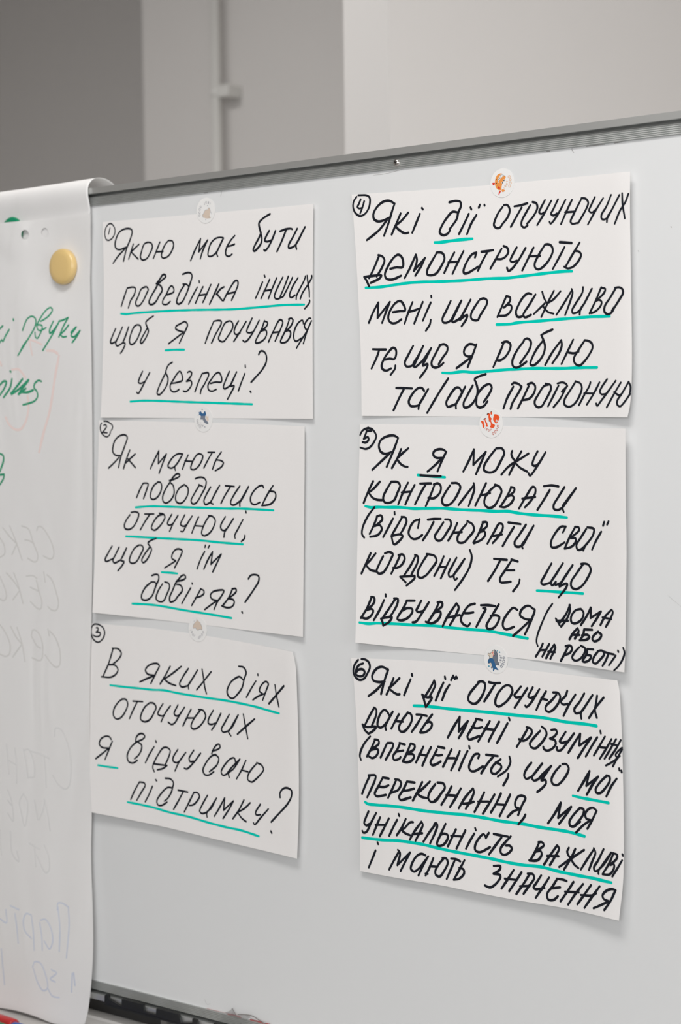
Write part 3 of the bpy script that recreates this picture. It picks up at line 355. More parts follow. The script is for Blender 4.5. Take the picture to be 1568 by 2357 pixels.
   ('line','k','2.42:-1088.1,141.0 -1082.8,148.9 -1076.2,160.8;2.41:-1076.9,162.1 -1072.4,160.6 -1069.6,156.8 -1072.5,150.4 -1079.0,142.0;2.43:-1088.2,133.3 -1091.3,139.1 -1093.9,142.4;2.42:-1093.9,142.4 -1084.2,142.8 -1073.3,142.7 -1075.2,140.3 -1086.2,136.3;2.40:-1063.0,148.2 -1056.0,149.1 -1048.4,149.0 -1048.0,154.9 -1050.1,159.1 -1053.9,160.9 -1059.7,157.7 -1066.8,149.0 -1069.4,143.0 -1067.6,139.3 -1062.5,138.0 -1057.4,138.7 -1050.4,141.0;2.38:-1046.2,138.7 -1039.5,148.3 -1033.1,159.5;2.38:-1033.1,159.5 -1031.9,153.9 -1035.6,144.5;2.37:-1035.6,144.5 -1022.5,155.8;2.37:-1022.5,155.8 -1027.0,148.5 -1034.0,140.0;2.36:-1010.1,158.2 -1015.8,150.8 -1020.2,144.0 -1020.2,140.5 -1016.5,139.3 -1010.3,140.4 -1003.4,148.0 -1000.3,153.8 -1002.1,158.4 -1006.4,159.9 -1009.5,159.6;2.27:-989.2,158.5 -994.8,150.4 -1000.8,140.6;2.26:-996.0,150.0 -985.6,149.8;2.26:-978.8,159.1 -985.0,149.8 -991.5,139.2;2.32:-964.6,156.8 -966.2,152.5;2.32:-965.6,156.6 -969.2,155.6 -975.3,149.1 -979.1,141.4 -978.5,138.9 -974.9,138.7 -969.4,140.8 -962.7,143.9;2.42:-959.0,157.1 -952.4,157.2 -946.3,157.7;2.23:-953.1,155.5 -958.5,148.0 -963.1,140.3;2.22:-937.0,158.3 -943.0,149.9 -949.3,141.3;2.21:-934.9,160.6 -931.1,158.9 -929.7,154.9 -932.4,151.2 -937.1,149.1 -942.4,149.4;2.21:-920.6,158.3 -925.9,150.7 -927.7,147.0 -925.4,145.6 -920.7,146.5;2.21:-911.0,157.2 -919.5,145.9 -926.6,139.1 -929.9,137.9 -931.3,140.9;2.19:-902.5,156.8 -908.4,147.6 -914.9,137.4;2.19:-907.2,149.5 -895.6,149.1;2.18:-890.2,158.8 -897.3,149.7 -901.5,142.3 -900.9,138.9 -897.4,137.2 -891.6,139.7 -885.2,146.0 -882.0,152.5 -883.3,156.9 -887.3,158.8 -890.2,158.6;2.42:-874.6,159.6 -861.9,157.9;2.09:-869.5,154.9 -875.3,146.3 -882.1,136.7;2.16:-853.5,157.5 -861.5,147.2 -868.5,137.7;2.15:-858.5,150.6 -854.5,150.0 -852.0,147.0 -854.6,142.0 -860.4,137.2 -866.2,136.0 -869.9,137.8'),
   ('underline','g','2.67:-1092.3,132.0 -1075.3,131.8 -1060.0,132.7 -1042.2,133.7 -1024.7,133.7 -1003.6,132.8 -975.5,132.3 -951.5,132.4 -931.6,131.6 -919.9,132.1 -904.5,132.7 -883.5,133.5 -869.7,133.7 -861.8,133.2'),
   ('line','k','2.35:-1088.9,98.5 -1083.3,108.8 -1077.4,117.2;2.34:-1077.4,117.2 -1078.5,102.6;2.33:-1078.5,102.6 -1063.7,117.1;2.33:-1063.7,117.1 -1067.9,109.1 -1073.2,97.8;2.32:-1060.6,107.2 -1052.7,107.8 -1046.1,108.2 -1047.6,113.2 -1051.3,117.2 -1056.4,116.2 -1062.2,110.8 -1065.8,103.8 -1065.2,99.7 -1061.7,97.0 -1056.6,97.1 -1050.5,100.1;2.23:-1037.4,115.5 -1042.6,105.8 -1046.9,96.0;2.23:-1042.0,106.6 -1036.3,107.5 -1030.3,109.0;2.22:-1025.6,115.1 -1031.3,104.3 -1035.7,95.5;2.21:-1016.5,114.1 -1021.9,104.8 -1025.8,97.7;2.21:-1015.9,120.4 -1015.7,118.8;2.21:-1016.7,98.0 -1017.7,94.0 -1022.4,88.2;2.27:-993.8,114.4 -999.0,105.7 -1003.4,98.4 -1002.9,95.4 -999.2,94.5 -991.8,97.4;2.26:-991.8,97.4 -981.8,114.0;2.27:-981.8,114.0 -989.3,103.2 -993.0,96.9 -991.8,94.9 -988.1,95.7 -982.0,98.9;2.26:-982.0,98.9 -971.5,114.3;2.26:-971.5,114.3 -979.5,102.8 -983.9,96.5 -978.4,99.7 -975.3,100.6 -976.6,96.7 -981.9,90.6;2.17:-962.5,112.8 -967.4,107.1 -971.1,101.4 -971.1,97.4 -967.5,95.3 -963.3,95.6 -962.1,98.0 -957.8,103.7 -953.9,108.9 -953.5,112.8 -957.1,114.8 -961.3,113.9;2.15:-932.2,115.6 -937.6,105.6 -942.2,97.2;2.14:-932.2,115.6 -928.1,113.9 -928.7,110.5 -935.2,105.3;2.14:-935.2,105.3 -930.5,107.7 -927.0,106.5 -927.0,103.1 -931.8,98.5 -940.0,98.1;2.20:-905.2,115.6 -908.7,116.7 -914.0,113.6 -919.9,105.7 -922.1,100.5 -920.6,96.5 -917.1,96.0 -914.2,97.2;2.20:-900.9,115.1 -907.1,107.0 -914.2,97.6 -912.4,95.4 -905.8,97.4;1.96:-893.6,117.3 -891.9,111.9 -889.0,107.4;1.96:-881.1,117.3 -886.1,109.7 -894.9,95.0;1.95:-874.1,116.5 -881.5,109.9 -888.4,106.5;1.96:-890.8,106.9 -896.6,102.6 -902.8,98.0;1.96:-892.5,103.8 -887.9,99.2 -881.8,97.2;2.02:-878.7,96.1 -871.1,105.1 -862.3,116.4;2.01:-862.3,117.7 -861.2,115.0 -864.1,106.6 -869.4,95.4;2.01:-850.2,118.6 -850.8,114.3 -858.4,104.4 -861.9,99.3 -861.4,96.7 -857.3,96.9 -852.7,99.3;2.00:-852.7,99.3 -840.8,116.8;2.00:-840.8,116.8 -848.6,104.8 -853.3,99.4 -853.9,95.1;1.99:-830.9,117.4 -836.5,106.9 -843.5,95.5;1.99:-830.5,116.9 -826.7,115.7 -827.9,112.5 -836.5,106.0;1.99:-837.1,105.8 -833.1,106.7 -830.6,104.7 -832.0,101.0 -837.8,96.7 -841.8,95.6;2.13:-815.8,115.5 -821.6,107.9 -827.4,100.8 -827.7,96.1 -824.6,93.9 -820.6,94.8 -817.1,99.3 -811.3,106.4 -808.2,110.9 -808.5,114.1 -811.8,116.2 -816.4,116.0;2.94:-817.7,98.9 -819.6,96.2'),
   ('underline','g','2.60:-943.3,90.4 -928.3,90.1 -921.3,91.0 -897.9,91.4 -873.5,92.0 -856.2,92.3 -840.1,92.5 -822.3,91.9'),
   ('line','k','2.34:-1084.3,73.2 -1077.3,72.7 -1069.0,72.4;2.35:-1077.0,71.9 -1079.9,65.3 -1086.1,55.0;2.34:-1070.8,62.7 -1064.6,63.6 -1059.3,63.1 -1057.0,67.6 -1057.6,72.3 -1060.7,73.7 -1065.8,70.0 -1071.7,63.0 -1074.3,56.9 -1073.0,53.8 -1068.6,52.4 -1063.2,54.3;2.25:-1058.1,56.9 -1058.7,53.8 -1063.8,48.3;2.32:-1037.3,74.6 -1043.1,66.1 -1047.2,59.1 -1045.8,56.0 -1042.0,55.4 -1035.7,57.2;2.31:-1035.7,57.2 -1025.7,74.1;2.31:-1025.7,74.1 -1031.8,64.7 -1037.6,56.8 -1035.7,54.7 -1026.9,60.0;2.30:-1026.9,60.0 -1016.5,71.8;2.30:-1016.5,71.8 -1021.9,63.4 -1026.3,55.9 -1020.7,57.3 -1022.0,53.3 -1029.8,44.6;2.29:-1006.8,73.4 -1011.9,66.1 -1016.3,58.7 -1015.7,55.1 -1012.0,53.5 -1005.8,55.3 -1002.7,57.7;2.28:-1007.1,74.0 -1001.9,74.8 -998.2,72.6 -998.3,68.6 -1003.3,62.8 -1008.3,56.4;2.34:-970.3,62.7 -975.8,62.8 -979.4,65.5 -978.7,69.9 -973.8,73.7 -969.0,73.3 -967.2,72.5;2.33:-965.6,73.2 -969.1,65.6 -975.5,52.9;2.34:-970.3,62.7 -978.9,57.5 -988.1,52.3;2.23:-935.0,74.7 -939.2,66.5 -947.1,52.2;2.23:-937.4,73.8 -932.0,74.6 -928.3,72.0 -929.2,67.1 -934.5,60.5 -940.5,57.7 -942.9,58.3;2.21:-913.8,74.3 -921.5,65.9 -926.3,57.3 -925.8,52.4 -922.3,50.8 -915.8,53.0 -911.1,55.8;2.21:-913.8,75.3 -910.3,76.6 -906.2,73.5 -907.5,67.3 -913.4,59.7 -918.1,54.5;2.19:-882.9,83.2 -889.9,81.1 -895.1,78.9;2.20:-895.1,78.9 -892.8,74.5 -891.1,68.6 -892.9,61.9 -898.3,55.4 -904.1,52.2 -907.0,53.2 -905.8,57.5 -900.5,66.1 -893.4,73.7;2.18:-891.1,52.2 -883.1,63.5 -874.3,72.8;2.18:-873.7,73.5 -873.2,68.9 -876.1,62.3 -883.4,53.4;2.10:-861.0,73.4 -865.7,65.7 -873.7,52.6;2.09:-866.3,62.4 -860.5,61.5 -855.3,62.7;2.08:-848.9,72.2 -855.3,64.4 -860.6,56.5 -858.9,52.2 -854.3,50.6 -849.6,53.8 -843.8,60.2 -840.6,65.7 -841.4,69.5 -844.9,71.7 -848.9,72.5'),
   ('underline','g','2.65:-1004.1,48.5 -994.9,48.0 -981.4,48.9 -969.3,47.9 -957.3,48.2 -932.3,49.3 -903.0,49.5 -873.9,48.6 -856.6,48.7 -836.1,48.3'),
   ('line','k','2.41:-1057.4,35.7 -1048.5,35.4 -1039.1,34.8;2.41:-1048.5,34.4 -1053.7,26.6 -1060.8,14.6;2.40:-1025.0,32.1 -1027.2,34.7 -1032.2,34.8 -1039.8,28.3 -1043.0,22.3 -1041.2,18.7 -1036.2,18.1 -1030.5,19.0;2.39:-1020.4,33.8 -1026.1,26.0 -1031.2,19.0 -1031.8,15.4;2.29:-997.6,43.0 -1006.1,32.7 -1014.9,21.2 -1021.9,11.7;2.36:-982.8,31.1 -985.2,34.2 -988.9,34.3 -995.1,28.4 -1000.1,20.5 -998.3,16.9 -994.0,17.8 -989.1,19.3;2.35:-989.1,19.3 -978.5,35.0;2.35:-978.5,35.0 -984.1,26.2 -989.1,18.8 -989.1,15.3;2.26:-970.0,36.0 -976.2,27.0 -980.5,20.1 -980.0,16.3 -976.3,16.0 -969.6,20.4 -964.1,28.7 -957.4,35.0 -951.4,36.6 -949.1,33.8 -951.5,28.5 -958.2,20.5;2.25:-955.5,45.9 -962.7,44.1 -967.9,41.7 -966.4,38.2 -964.7,31.7 -966.0,23.8 -966.0,17.9 -963.0,15.6 -957.6,17.2 -954.0,21.1;2.31:-936.5,14.4 -932.6,23.2 -925.6,33.8;2.30:-927.1,35.8 -925.4,37.2 -920.7,36.4 -916.6,33.6;2.30:-916.6,33.6 -919.6,28.8 -926.7,19.1 -928.8,13.8;2.22:-909.0,33.9 -914.9,23.8 -920.9,14.1;2.21:-910.1,35.4 -905.4,36.7 -902.0,33.7 -903.2,27.9 -908.5,22.7 -915.5,21.4;2.12:-887.4,34.8 -892.6,33.5 -898.5,26.4 -902.7,20.1 -902.1,16.7 -898.7,14.7 -894.6,16.1 -892.8,18.5 -888.1,25.2 -885.1,30.9 -885.7,34.3 -890.9,35.7;2.04:-877.0,33.6 -882.3,25.1 -888.4,15.5;2.03:-878.1,35.5 -872.9,36.3 -868.9,34.8 -867.7,32.9;2.03:-867.7,32.9 -873.6,28.2;2.03:-869.5,31.0 -875.3,22.0 -882.6,14.5;2.02:-859.6,35.5 -865.5,28.0 -870.7,21.0 -870.8,16.7 -866.2,14.7 -860.4,17.0 -855.1,23.5 -852.2,31.1 -853.8,34.9 -859.0,36.9;1.94:-843.1,35.6 -844.1,32.8 -849.3,25.3 -855.5,15.9;1.93:-849.9,26.1 -840.1,25.9;1.93:-833.5,35.3 -839.5,26.0 -847.1,16.3;1.92:-825.4,37.9 -830.9,31.5 -833.2,27.3 -831.5,24.9 -826.3,25.3;1.92:-816.3,36.3 -824.6,27.1 -832.7,18.4 -836.2,14.8 -837.1,17.0;1.84:-811.0,34.6 -817.7,25.6 -826.1,13.5;1.84:-818.3,26.5 -812.6,23.6 -810.9,24.5;1.83:-803.1,35.0 -801.3,30.8 -802.2,24.3;1.84:-803.1,35.0 -809.7,25.4 -814.9,19.0 -814.9,15.7 -812.1,14.0 -808.6,16.5 -801.6,24.7'),
  ]),
 5: dict(origin=(-1101.7,2.1), across=(295.01,-7.13), down=(-5.92,-211.75), lift=(1, 0.25, 10.5, 6.5, 0.25, 9),
  edges=['-1101.7,2.1 -964.1,-0.8 -914.2,-2.3 -804.6,-5.1', '-804.6,-5.1 -804.8,-69.8 -804.6,-107.2 -805.0,-129.7 -806.6,-190.7 -808.0,-215.6', '-808.0,-215.6 -872.4,-213.3 -935.3,-212.0 -977.3,-211.8 -996.8,-211.5 -1066.2,-210.2 -1106.7,-208.9', '-1106.7,-208.9 -1106.0,-175.6 -1105.6,-152.5 -1104.2,-79.1 -1101.7,2.1'],
  ink=[
   ('number','k','2.16:-1101.5,-8.5 -1099.3,-4.8 -1094.0,-2.3 -1087.5,-2.9 -1083.6,-6.5 -1082.1,-9.7 -1085.0,-15.4 -1089.6,-20.0 -1094.8,-21.9 -1101.3,-20.5;2.16:-1093.4,-2.6 -1091.8,-1.4;2.29:-1094.0,-4.7 -1088.1,-4.7;2.29:-1093.6,-4.9 -1097.3,-12.2;2.29:-1097.3,-12.2 -1092.1,-10.6 -1091.5,-13.2 -1094.8,-15.8 -1098.7,-15.3'),
   ('line','k','2.43:-1056.5,-11.4 -1061.0,-9.3 -1068.7,-9.8 -1076.5,-13.3 -1079.1,-18.5 -1077.2,-24.2 -1072.1,-26.6 -1063.1,-24.7;2.43:-1056.2,-11.6 -1062.4,-24.7 -1070.0,-39.0;2.44:-1066.3,-26.3 -1076.7,-34.0 -1087.1,-41.9;2.42:-1052.8,-22.2 -1057.4,-30.9 -1063.9,-40.2;2.42:-1044.5,-21.5 -1052.2,-26.8 -1058.0,-31.4;2.42:-1058.0,-31.4 -1053.6,-36.1 -1048.5,-38.6 -1045.4,-38.9;2.38:-1005.7,-30.4 -1012.0,-30.4 -1015.4,-27.9 -1015.0,-24.8 -1010.6,-22.6 -1004.4,-22.6 -1000.7,-24.9;2.38:-1000.7,-24.9 -1004.5,-30.9 -1010.9,-43.1;2.39:-1006.4,-31.4 -1013.3,-37.0 -1022.3,-43.3;2.51:-1030.7,-46.7 -1019.6,-47.4 -1007.2,-47.6;2.35:-981.7,-43.1 -975.1,-32.9 -969.5,-22.7;2.35:-969.5,-22.7 -970.3,-36.9;2.34:-970.3,-36.9 -956.3,-24.9;2.34:-956.3,-24.9 -961.8,-34.9 -967.4,-45.3;2.33:-946.1,-23.0 -953.4,-30.9 -958.3,-37.8 -958.3,-41.8 -952.9,-43.8 -946.4,-42.2 -940.3,-33.8 -936.1,-25.9 -938.4,-22.0 -944.9,-21.8;2.23:-927.4,-24.2 -928.4,-26.9 -926.7,-30.9 -923.7,-33.3;2.23:-917.4,-24.5 -923.7,-33.8 -931.0,-45.8;2.23:-909.7,-26.5 -917.8,-30.9 -923.7,-33.8 -932.1,-38.7 -939.5,-45.7;2.23:-924.9,-34.3 -919.1,-39.2 -911.4,-42.8;2.21:-899.8,-24.5 -904.3,-31.8 -905.5,-36.7 -902.6,-37.6 -899.0,-35.7;2.21:-891.3,-25.5 -898.4,-35.2 -908.5,-46.4 -909.9,-44.3'),
   ('underline','g','2.75:-1033.7,-46.7 -1019.6,-47.5 -1002.5,-48.5'),
   ('line','k','2.46:-1086.1,-52.8 -1092.3,-63.2 -1097.5,-73.8;2.45:-1078.1,-53.2 -1085.8,-60.1 -1091.6,-63.8;2.45:-1091.6,-63.8 -1087.1,-68.4 -1082.0,-70.4 -1075.6,-70.8;2.43:-1064.6,-53.1 -1070.4,-60.9 -1074.3,-68.2 -1073.0,-72.4 -1067.9,-73.3 -1061.5,-70.6 -1057.7,-63.9 -1054.4,-56.6 -1056.9,-53.6 -1064.6,-53.1;2.34:-1045.1,-54.0 -1051.3,-63.8 -1056.7,-74.4;2.34:-1052.6,-63.3 -1041.2,-62.2;2.33:-1037.3,-56.0 -1042.4,-63.7 -1048.5,-74.6;2.40:-1031.0,-54.6 -1024.7,-54.5 -1018.2,-54.3;2.40:-1024.5,-55.3 -1029.8,-62.5 -1037.1,-74.1;2.31:-1014.5,-55.8 -1018.6,-64.4 -1024.7,-75.7;2.31:-1015.4,-55.3 -1010.4,-54.2 -1007.3,-56.7 -1008.0,-62.3 -1014.9,-68.0 -1021.8,-68.0;2.37:-996.8,-56.1 -1002.4,-63.2 -1006.2,-69.9 -1004.4,-73.9 -998.9,-74.3 -993.9,-71.2 -987.7,-63.1 -985.1,-57.0 -988.2,-54.0 -994.9,-53.8;2.28:-987.4,-74.1 -977.9,-63.9 -970.2,-55.8;2.27:-970.1,-53.8 -969.4,-58.8 -975.9,-74.7;2.27:-956.3,-53.5 -962.2,-63.7 -968.6,-74.3;2.26:-961.6,-64.7 -952.0,-62.6;2.26:-945.9,-55.6 -952.5,-60.6 -958.0,-67.7 -958.1,-73.1 -953.9,-76.1 -947.9,-74.5 -941.9,-66.4 -939.4,-60.5 -941.8,-56.6 -946.5,-54.8;2.24:-928.7,-56.9 -933.5,-65.3 -940.8,-74.8;2.24:-929.3,-56.9 -925.4,-57.9 -925.8,-60.8 -931.7,-64.8;2.24:-932.3,-65.3 -928.2,-64.3 -926.2,-66.2 -928.9,-71.2 -936.0,-75.2 -941.4,-74.8;2.22:-920.6,-76.2 -913.4,-66.0 -905.1,-56.2 -902.7,-57.6 -902.8,-62.0 -907.6,-68.9 -914.1,-74.9;2.22:-917.0,-67.1 -902.8,-65.4;2.28:-893.3,-55.7 -885.1,-54.8 -877.4,-55.8;2.29:-886.9,-58.9 -893.4,-67.7 -900.6,-77.0;2.27:-871.0,-56.2 -878.1,-65.5 -882.9,-72.3 -882.7,-75.7 -878.2,-76.6 -873.5,-74.6;2.26:-873.5,-74.6 -858.6,-57.0;2.27:-858.6,-57.0 -868.7,-68.2 -873.5,-74.1 -872.1,-78.1'),
   ('underline','g','2.72:-1095.5,-76.9 -1088.4,-78.0 -1080.7,-77.5 -1070.5,-77.5 -1055.2,-77.3 -1037.5,-78.3 -1007.6,-77.5 -985.4,-78.3 -966.0,-78.6 -946.8,-79.2 -932.5,-78.9 -920.7,-80.4 -904.2,-81.5 -883.0,-82.2 -868.8,-83.1'),
   ('line','k','2.30:-1084.6,-77.7 -1092.3,-86.2 -1098.7,-97.8 -1099.3,-104.1 -1096.8,-107.0;2.38:-1081.4,-86.5 -1085.9,-96.0 -1090.4,-103.4;2.37:-1082.0,-86.5 -1076.9,-85.4 -1075.4,-89.0 -1084.0,-95.9;2.37:-1083.4,-95.4 -1078.2,-94.8 -1076.0,-98.4 -1080.8,-104.2 -1089.8,-106.2;2.36:-1062.9,-88.2 -1069.3,-98.2 -1074.5,-106.1;2.35:-1061.1,-82.0 -1060.9,-84.1;2.35:-1052.1,-86.5 -1057.9,-94.8 -1064.3,-103.8;2.35:-1053.0,-86.3 -1048.3,-86.9 -1047.1,-90.5 -1051.6,-98.8 -1054.8,-103.0;2.35:-1064.9,-104.8 -1054.2,-103.0 -1051.7,-104.5 -1061.8,-112.7 -1064.9,-104.8;2.33:-1032.0,-88.1 -1034.0,-96.4;2.33:-1032.0,-88.6 -1037.7,-89.8 -1043.4,-96.6 -1044.7,-102.3 -1040.3,-106.8 -1035.3,-106.6 -1029.0,-102.9;2.39:-1022.6,-88.4 -1015.1,-87.6 -1007.7,-87.3;2.40:-1015.8,-90.3 -1021.5,-99.1 -1028.5,-108.0;2.31:-1004.6,-90.4 -1010.3,-97.8 -1014.7,-104.0 -1012.3,-107.5 -1007.9,-107.4 -1000.4,-99.1 -996.0,-92.4 -997.2,-88.2 -1002.7,-87.7;2.30:-989.0,-90.8 -993.0,-98.4 -999.5,-107.5;2.29:-994.3,-100.0 -983.8,-99.0;2.29:-978.2,-91.0 -984.4,-97.2 -988.8,-103.9 -988.2,-108.4 -982.1,-108.7 -976.0,-103.5 -970.4,-96.9 -971.6,-91.9 -977.6,-88.8;2.27:-960.1,-89.6 -965.0,-99.7 -971.2,-108.4;2.27:-960.7,-89.4 -955.9,-89.5 -955.9,-93.0 -964.4,-98.2;2.27:-964.4,-98.7 -958.9,-97.6 -957.8,-100.5 -961.4,-105.1 -970.6,-109.1;2.26:-955.5,-108.9 -948.2,-98.3 -942.1,-90.2 -938.6,-91.1 -938.6,-95.1 -943.4,-102.1 -949.7,-108.3;2.26:-951.2,-102.3 -939.3,-100.0;2.32:-932.4,-89.0 -925.5,-89.6 -919.0,-90.2;2.32:-926.1,-92.8 -932.7,-101.8 -938.8,-110.7;2.24:-913.1,-90.5 -920.9,-100.5 -925.7,-106.6 -925.1,-110.0 -921.0,-110.8 -916.2,-108.7;2.23:-916.2,-108.7 -904.8,-91.3;2.23:-904.8,-91.3 -913.8,-104.2 -918.0,-109.3 -916.9,-112.0;2.20:-869.9,-91.1 -873.1,-96.4;2.20:-870.7,-91.2 -874.8,-91.3 -880.7,-96.5 -886.1,-105.3 -885.6,-109.7 -880.9,-110.0 -871.4,-105.3;2.19:-859.5,-91.0 -865.5,-99.9 -871.4,-110.7;2.19:-860.1,-91.3 -856.0,-91.4 -855.4,-93.8 -863.7,-100.3;2.19:-864.3,-101.3 -859.6,-101.1 -859.0,-103.5 -863.2,-108.4 -870.9,-110.8;2.18:-847.7,-92.6 -853.7,-100.4 -858.5,-107.3 -857.3,-111.1 -853.8,-111.0 -846.6,-105.0 -840.1,-97.1 -839.4,-92.4 -846.5,-91.1;2.18:-849.0,-107.5 -851.2,-111.6;2.17:-831.4,-94.5 -837.2,-102.7 -841.6,-110.5;2.16:-828.1,-85.9 -829.4,-89.2;2.16:-823.4,-85.3 -825.0,-88.1'),
   ('line','k','2.39:-1089.1,-121.8 -1094.8,-132.2 -1099.9,-141.8;2.38:-1083.4,-122.0 -1089.8,-128.9 -1094.8,-133.3;2.39:-1094.8,-133.3 -1089.8,-137.8 -1083.4,-139.2;2.37:-1074.5,-124.3 -1079.0,-131.7 -1082.2,-139.1 -1079.7,-141.1 -1074.6,-139.9 -1070.8,-135.6 -1065.7,-127.1 -1063.4,-121.9 -1067.6,-120.1 -1072.6,-121.6;2.36:-1055.0,-123.2 -1059.4,-131.1 -1065.2,-140.6;2.35:-1056.8,-122.7 -1051.8,-122.0 -1049.6,-125.6 -1053.1,-131.9 -1059.5,-135.2 -1063.2,-135.1;2.34:-1036.7,-122.6 -1043.1,-132.6 -1050.7,-142.1;2.34:-1037.7,-122.1 -1034.2,-123.5 -1034.9,-129.2 -1040.7,-138.6 -1042.6,-142.3;2.35:-1055.1,-143.3 -1038.2,-141.8;2.34:-1038.2,-141.8 -1038.2,-143.7 -1047.7,-151.5;2.35:-1055.1,-143.3 -1048.5,-148.4;2.33:-1023.6,-121.6 -1029.3,-129.0 -1034.4,-137.4 -1034.4,-142.0 -1031.3,-143.4 -1025.7,-141.2 -1018.2,-133.7 -1012.9,-126.4 -1014.9,-122.4 -1020.5,-121.0 -1024.2,-120.8;2.24:-1004.6,-122.2 -1009.4,-131.4 -1015.8,-141.0;2.23:-1009.5,-132.4 -1002.0,-132.1;2.23:-997.6,-124.8 -1003.3,-134.2 -1008.3,-143.0;2.22:-990.2,-123.1 -995.2,-130.8 -999.4,-138.1 -998.4,-141.1 -994.7,-140.4;2.22:-994.7,-140.4 -981.1,-123.8;2.22:-981.1,-123.8 -988.5,-133.6 -993.5,-139.9 -992.3,-143.7 -989.9,-142.3;2.21:-975.1,-115.5 -973.1,-121.0 -975.1,-130.1 -982.5,-141.5 -992.4,-153.2;2.33:-948.4,-122.6 -941.3,-122.9 -934.1,-123.1;2.34:-941.9,-124.4 -947.4,-133.0 -955.3,-143.3;2.24:-922.3,-124.2 -929.4,-122.5;2.25:-928.8,-122.9 -935.4,-131.6 -942.1,-140.8 -941.5,-143.7 -935.6,-143.7 -930.2,-142.8;2.25:-934.8,-132.6 -926.2,-132.2;2.24:-920.5,-140.4 -921.3,-143.8 -927.9,-151.6;2.22:-885.7,-124.5 -892.9,-135.3 -897.1,-142.3 -895.3,-143.8 -887.1,-141.8;2.21:-887.1,-141.8 -873.3,-123.8;2.21:-873.3,-123.8 -881.1,-134.2 -886.5,-141.8 -885.3,-144.3 -881.1,-140.6;2.21:-881.1,-140.6 -882.4,-143.5 -875.3,-141.2;2.20:-875.3,-141.2 -862.7,-125.0;2.20:-862.7,-125.0 -870.5,-134.7 -877.6,-144.8 -872.9,-142.6 -868.8,-141.9 -870.0,-145.3 -878.3,-154.5;2.19:-851.5,-123.8 -858.7,-132.3 -864.6,-140.3 -864.1,-144.6 -859.4,-146.2 -852.9,-143.0 -846.9,-136.0 -843.1,-128.2 -845.6,-124.0 -849.7,-123.1 -853.6,-123.6'),
   ('underline','g','2.54:-901.9,-149.6 -888.3,-149.6 -875.3,-149.7 -863.6,-149.6 -851.8,-149.7'),
   ('line','k','2.48:-1087.9,-163.9 -1093.5,-175.1 -1100.3,-184.8;2.47:-1088.7,-163.9 -1085.3,-164.3 -1084.7,-167.4 -1087.2,-171.7 -1094.7,-176.7;2.48:-1094.7,-177.2 -1088.5,-175.4 -1086.2,-176.9 -1087.9,-181.1 -1093.5,-185.0 -1099.7,-184.3;2.46:-1073.7,-166.4 -1079.1,-176.5 -1085.6,-186.2;2.46:-1071.9,-160.8 -1071.8,-162.7;2.45:-1060.3,-164.2 -1067.8,-173.9 -1075.4,-183.6;2.45:-1062.2,-164.3 -1057.8,-164.6 -1058.4,-169.3 -1062.9,-176.8 -1066.6,-181.7;2.46:-1077.3,-184.3 -1071.0,-182.9 -1064.8,-182.3 -1067.9,-186.9 -1074.8,-190.9;2.46:-1074.8,-190.9 -1075.4,-187.8 -1077.3,-184.3;2.43:-1047.8,-165.7 -1038.4,-165.3;2.44:-1047.2,-165.7 -1051.6,-173.1 -1058.5,-183.8 -1053.6,-184.8 -1046.0,-181.7 -1041.0,-175.7 -1041.6,-173.2 -1047.2,-172.9 -1052.9,-175.5;2.42:-1030.9,-165.0 -1034.7,-171.3 -1036.6,-174.5 -1034.2,-175.9 -1029.8,-174.7;2.42:-1022.2,-166.1 -1028.5,-174.6 -1037.4,-185.3 -1041.1,-186.0;2.53:-1010.5,-165.5 -1014.9,-173.4 -1023.7,-185.1;2.52:-1012.3,-165.6 -1007.4,-165.4 -1006.8,-168.4 -1016.2,-175.5;2.53:-1016.2,-175.5 -1009.3,-174.1 -1008.7,-176.6 -1012.5,-182.5 -1020.0,-185.9 -1025.9,-184.7;2.51:-1006.7,-187.7 -1001.4,-178.8 -990.8,-165.6;2.51:-990.8,-165.6 -988.3,-169.0 -991.5,-176.2 -998.4,-186.3;2.51:-1001.4,-179.3 -994.0,-177.9 -987.2,-176.2;2.37:-970.0,-164.8 -976.7,-166.9 -982.9,-173.8 -986.0,-180.0 -984.2,-183.9 -978.2,-186.1 -975.7,-183.5;2.37:-981.7,-174.2 -976.8,-173.9 -971.9,-173.0;2.47:-963.4,-165.9 -956.1,-165.5 -947.7,-165.9;2.48:-961.0,-168.6 -958.0,-168.4 -962.9,-176.7 -968.7,-186.1;2.35:-943.5,-164.2 -951.4,-175.1 -957.5,-184.9 -955.8,-187.3 -949.2,-185.9 -943.7,-178.7 -943.1,-175.6 -946.6,-174.3 -952.6,-175.2;2.33:-923.3,-168.1 -927.5,-166.4 -932.3,-170.1 -938.9,-179.4 -939.0,-184.4 -936.0,-186.7 -931.2,-185.4 -927.1,-183.7;2.32:-908.6,-176.2 -914.5,-176.0 -920.4,-172.9 -919.2,-168.4 -913.8,-164.2 -909.7,-163.9 -906.2,-166.2;2.31:-906.2,-166.2 -904.4,-166.6 -908.6,-177.6 -915.3,-189.9;2.32:-909.8,-177.2 -919.4,-185.2 -928.3,-192.2'),
   ('underline','g','2.76:-1101.9,-189.3 -1092.2,-189.9 -1081.0,-188.9 -1058.6,-188.5 -1038.6,-188.5 -1018.8,-187.9 -1001.5,-188.5 -984.3,-189.0 -955.2,-189.3 -936.1,-191.1 -920.6,-192.7 -912.3,-193.4'),
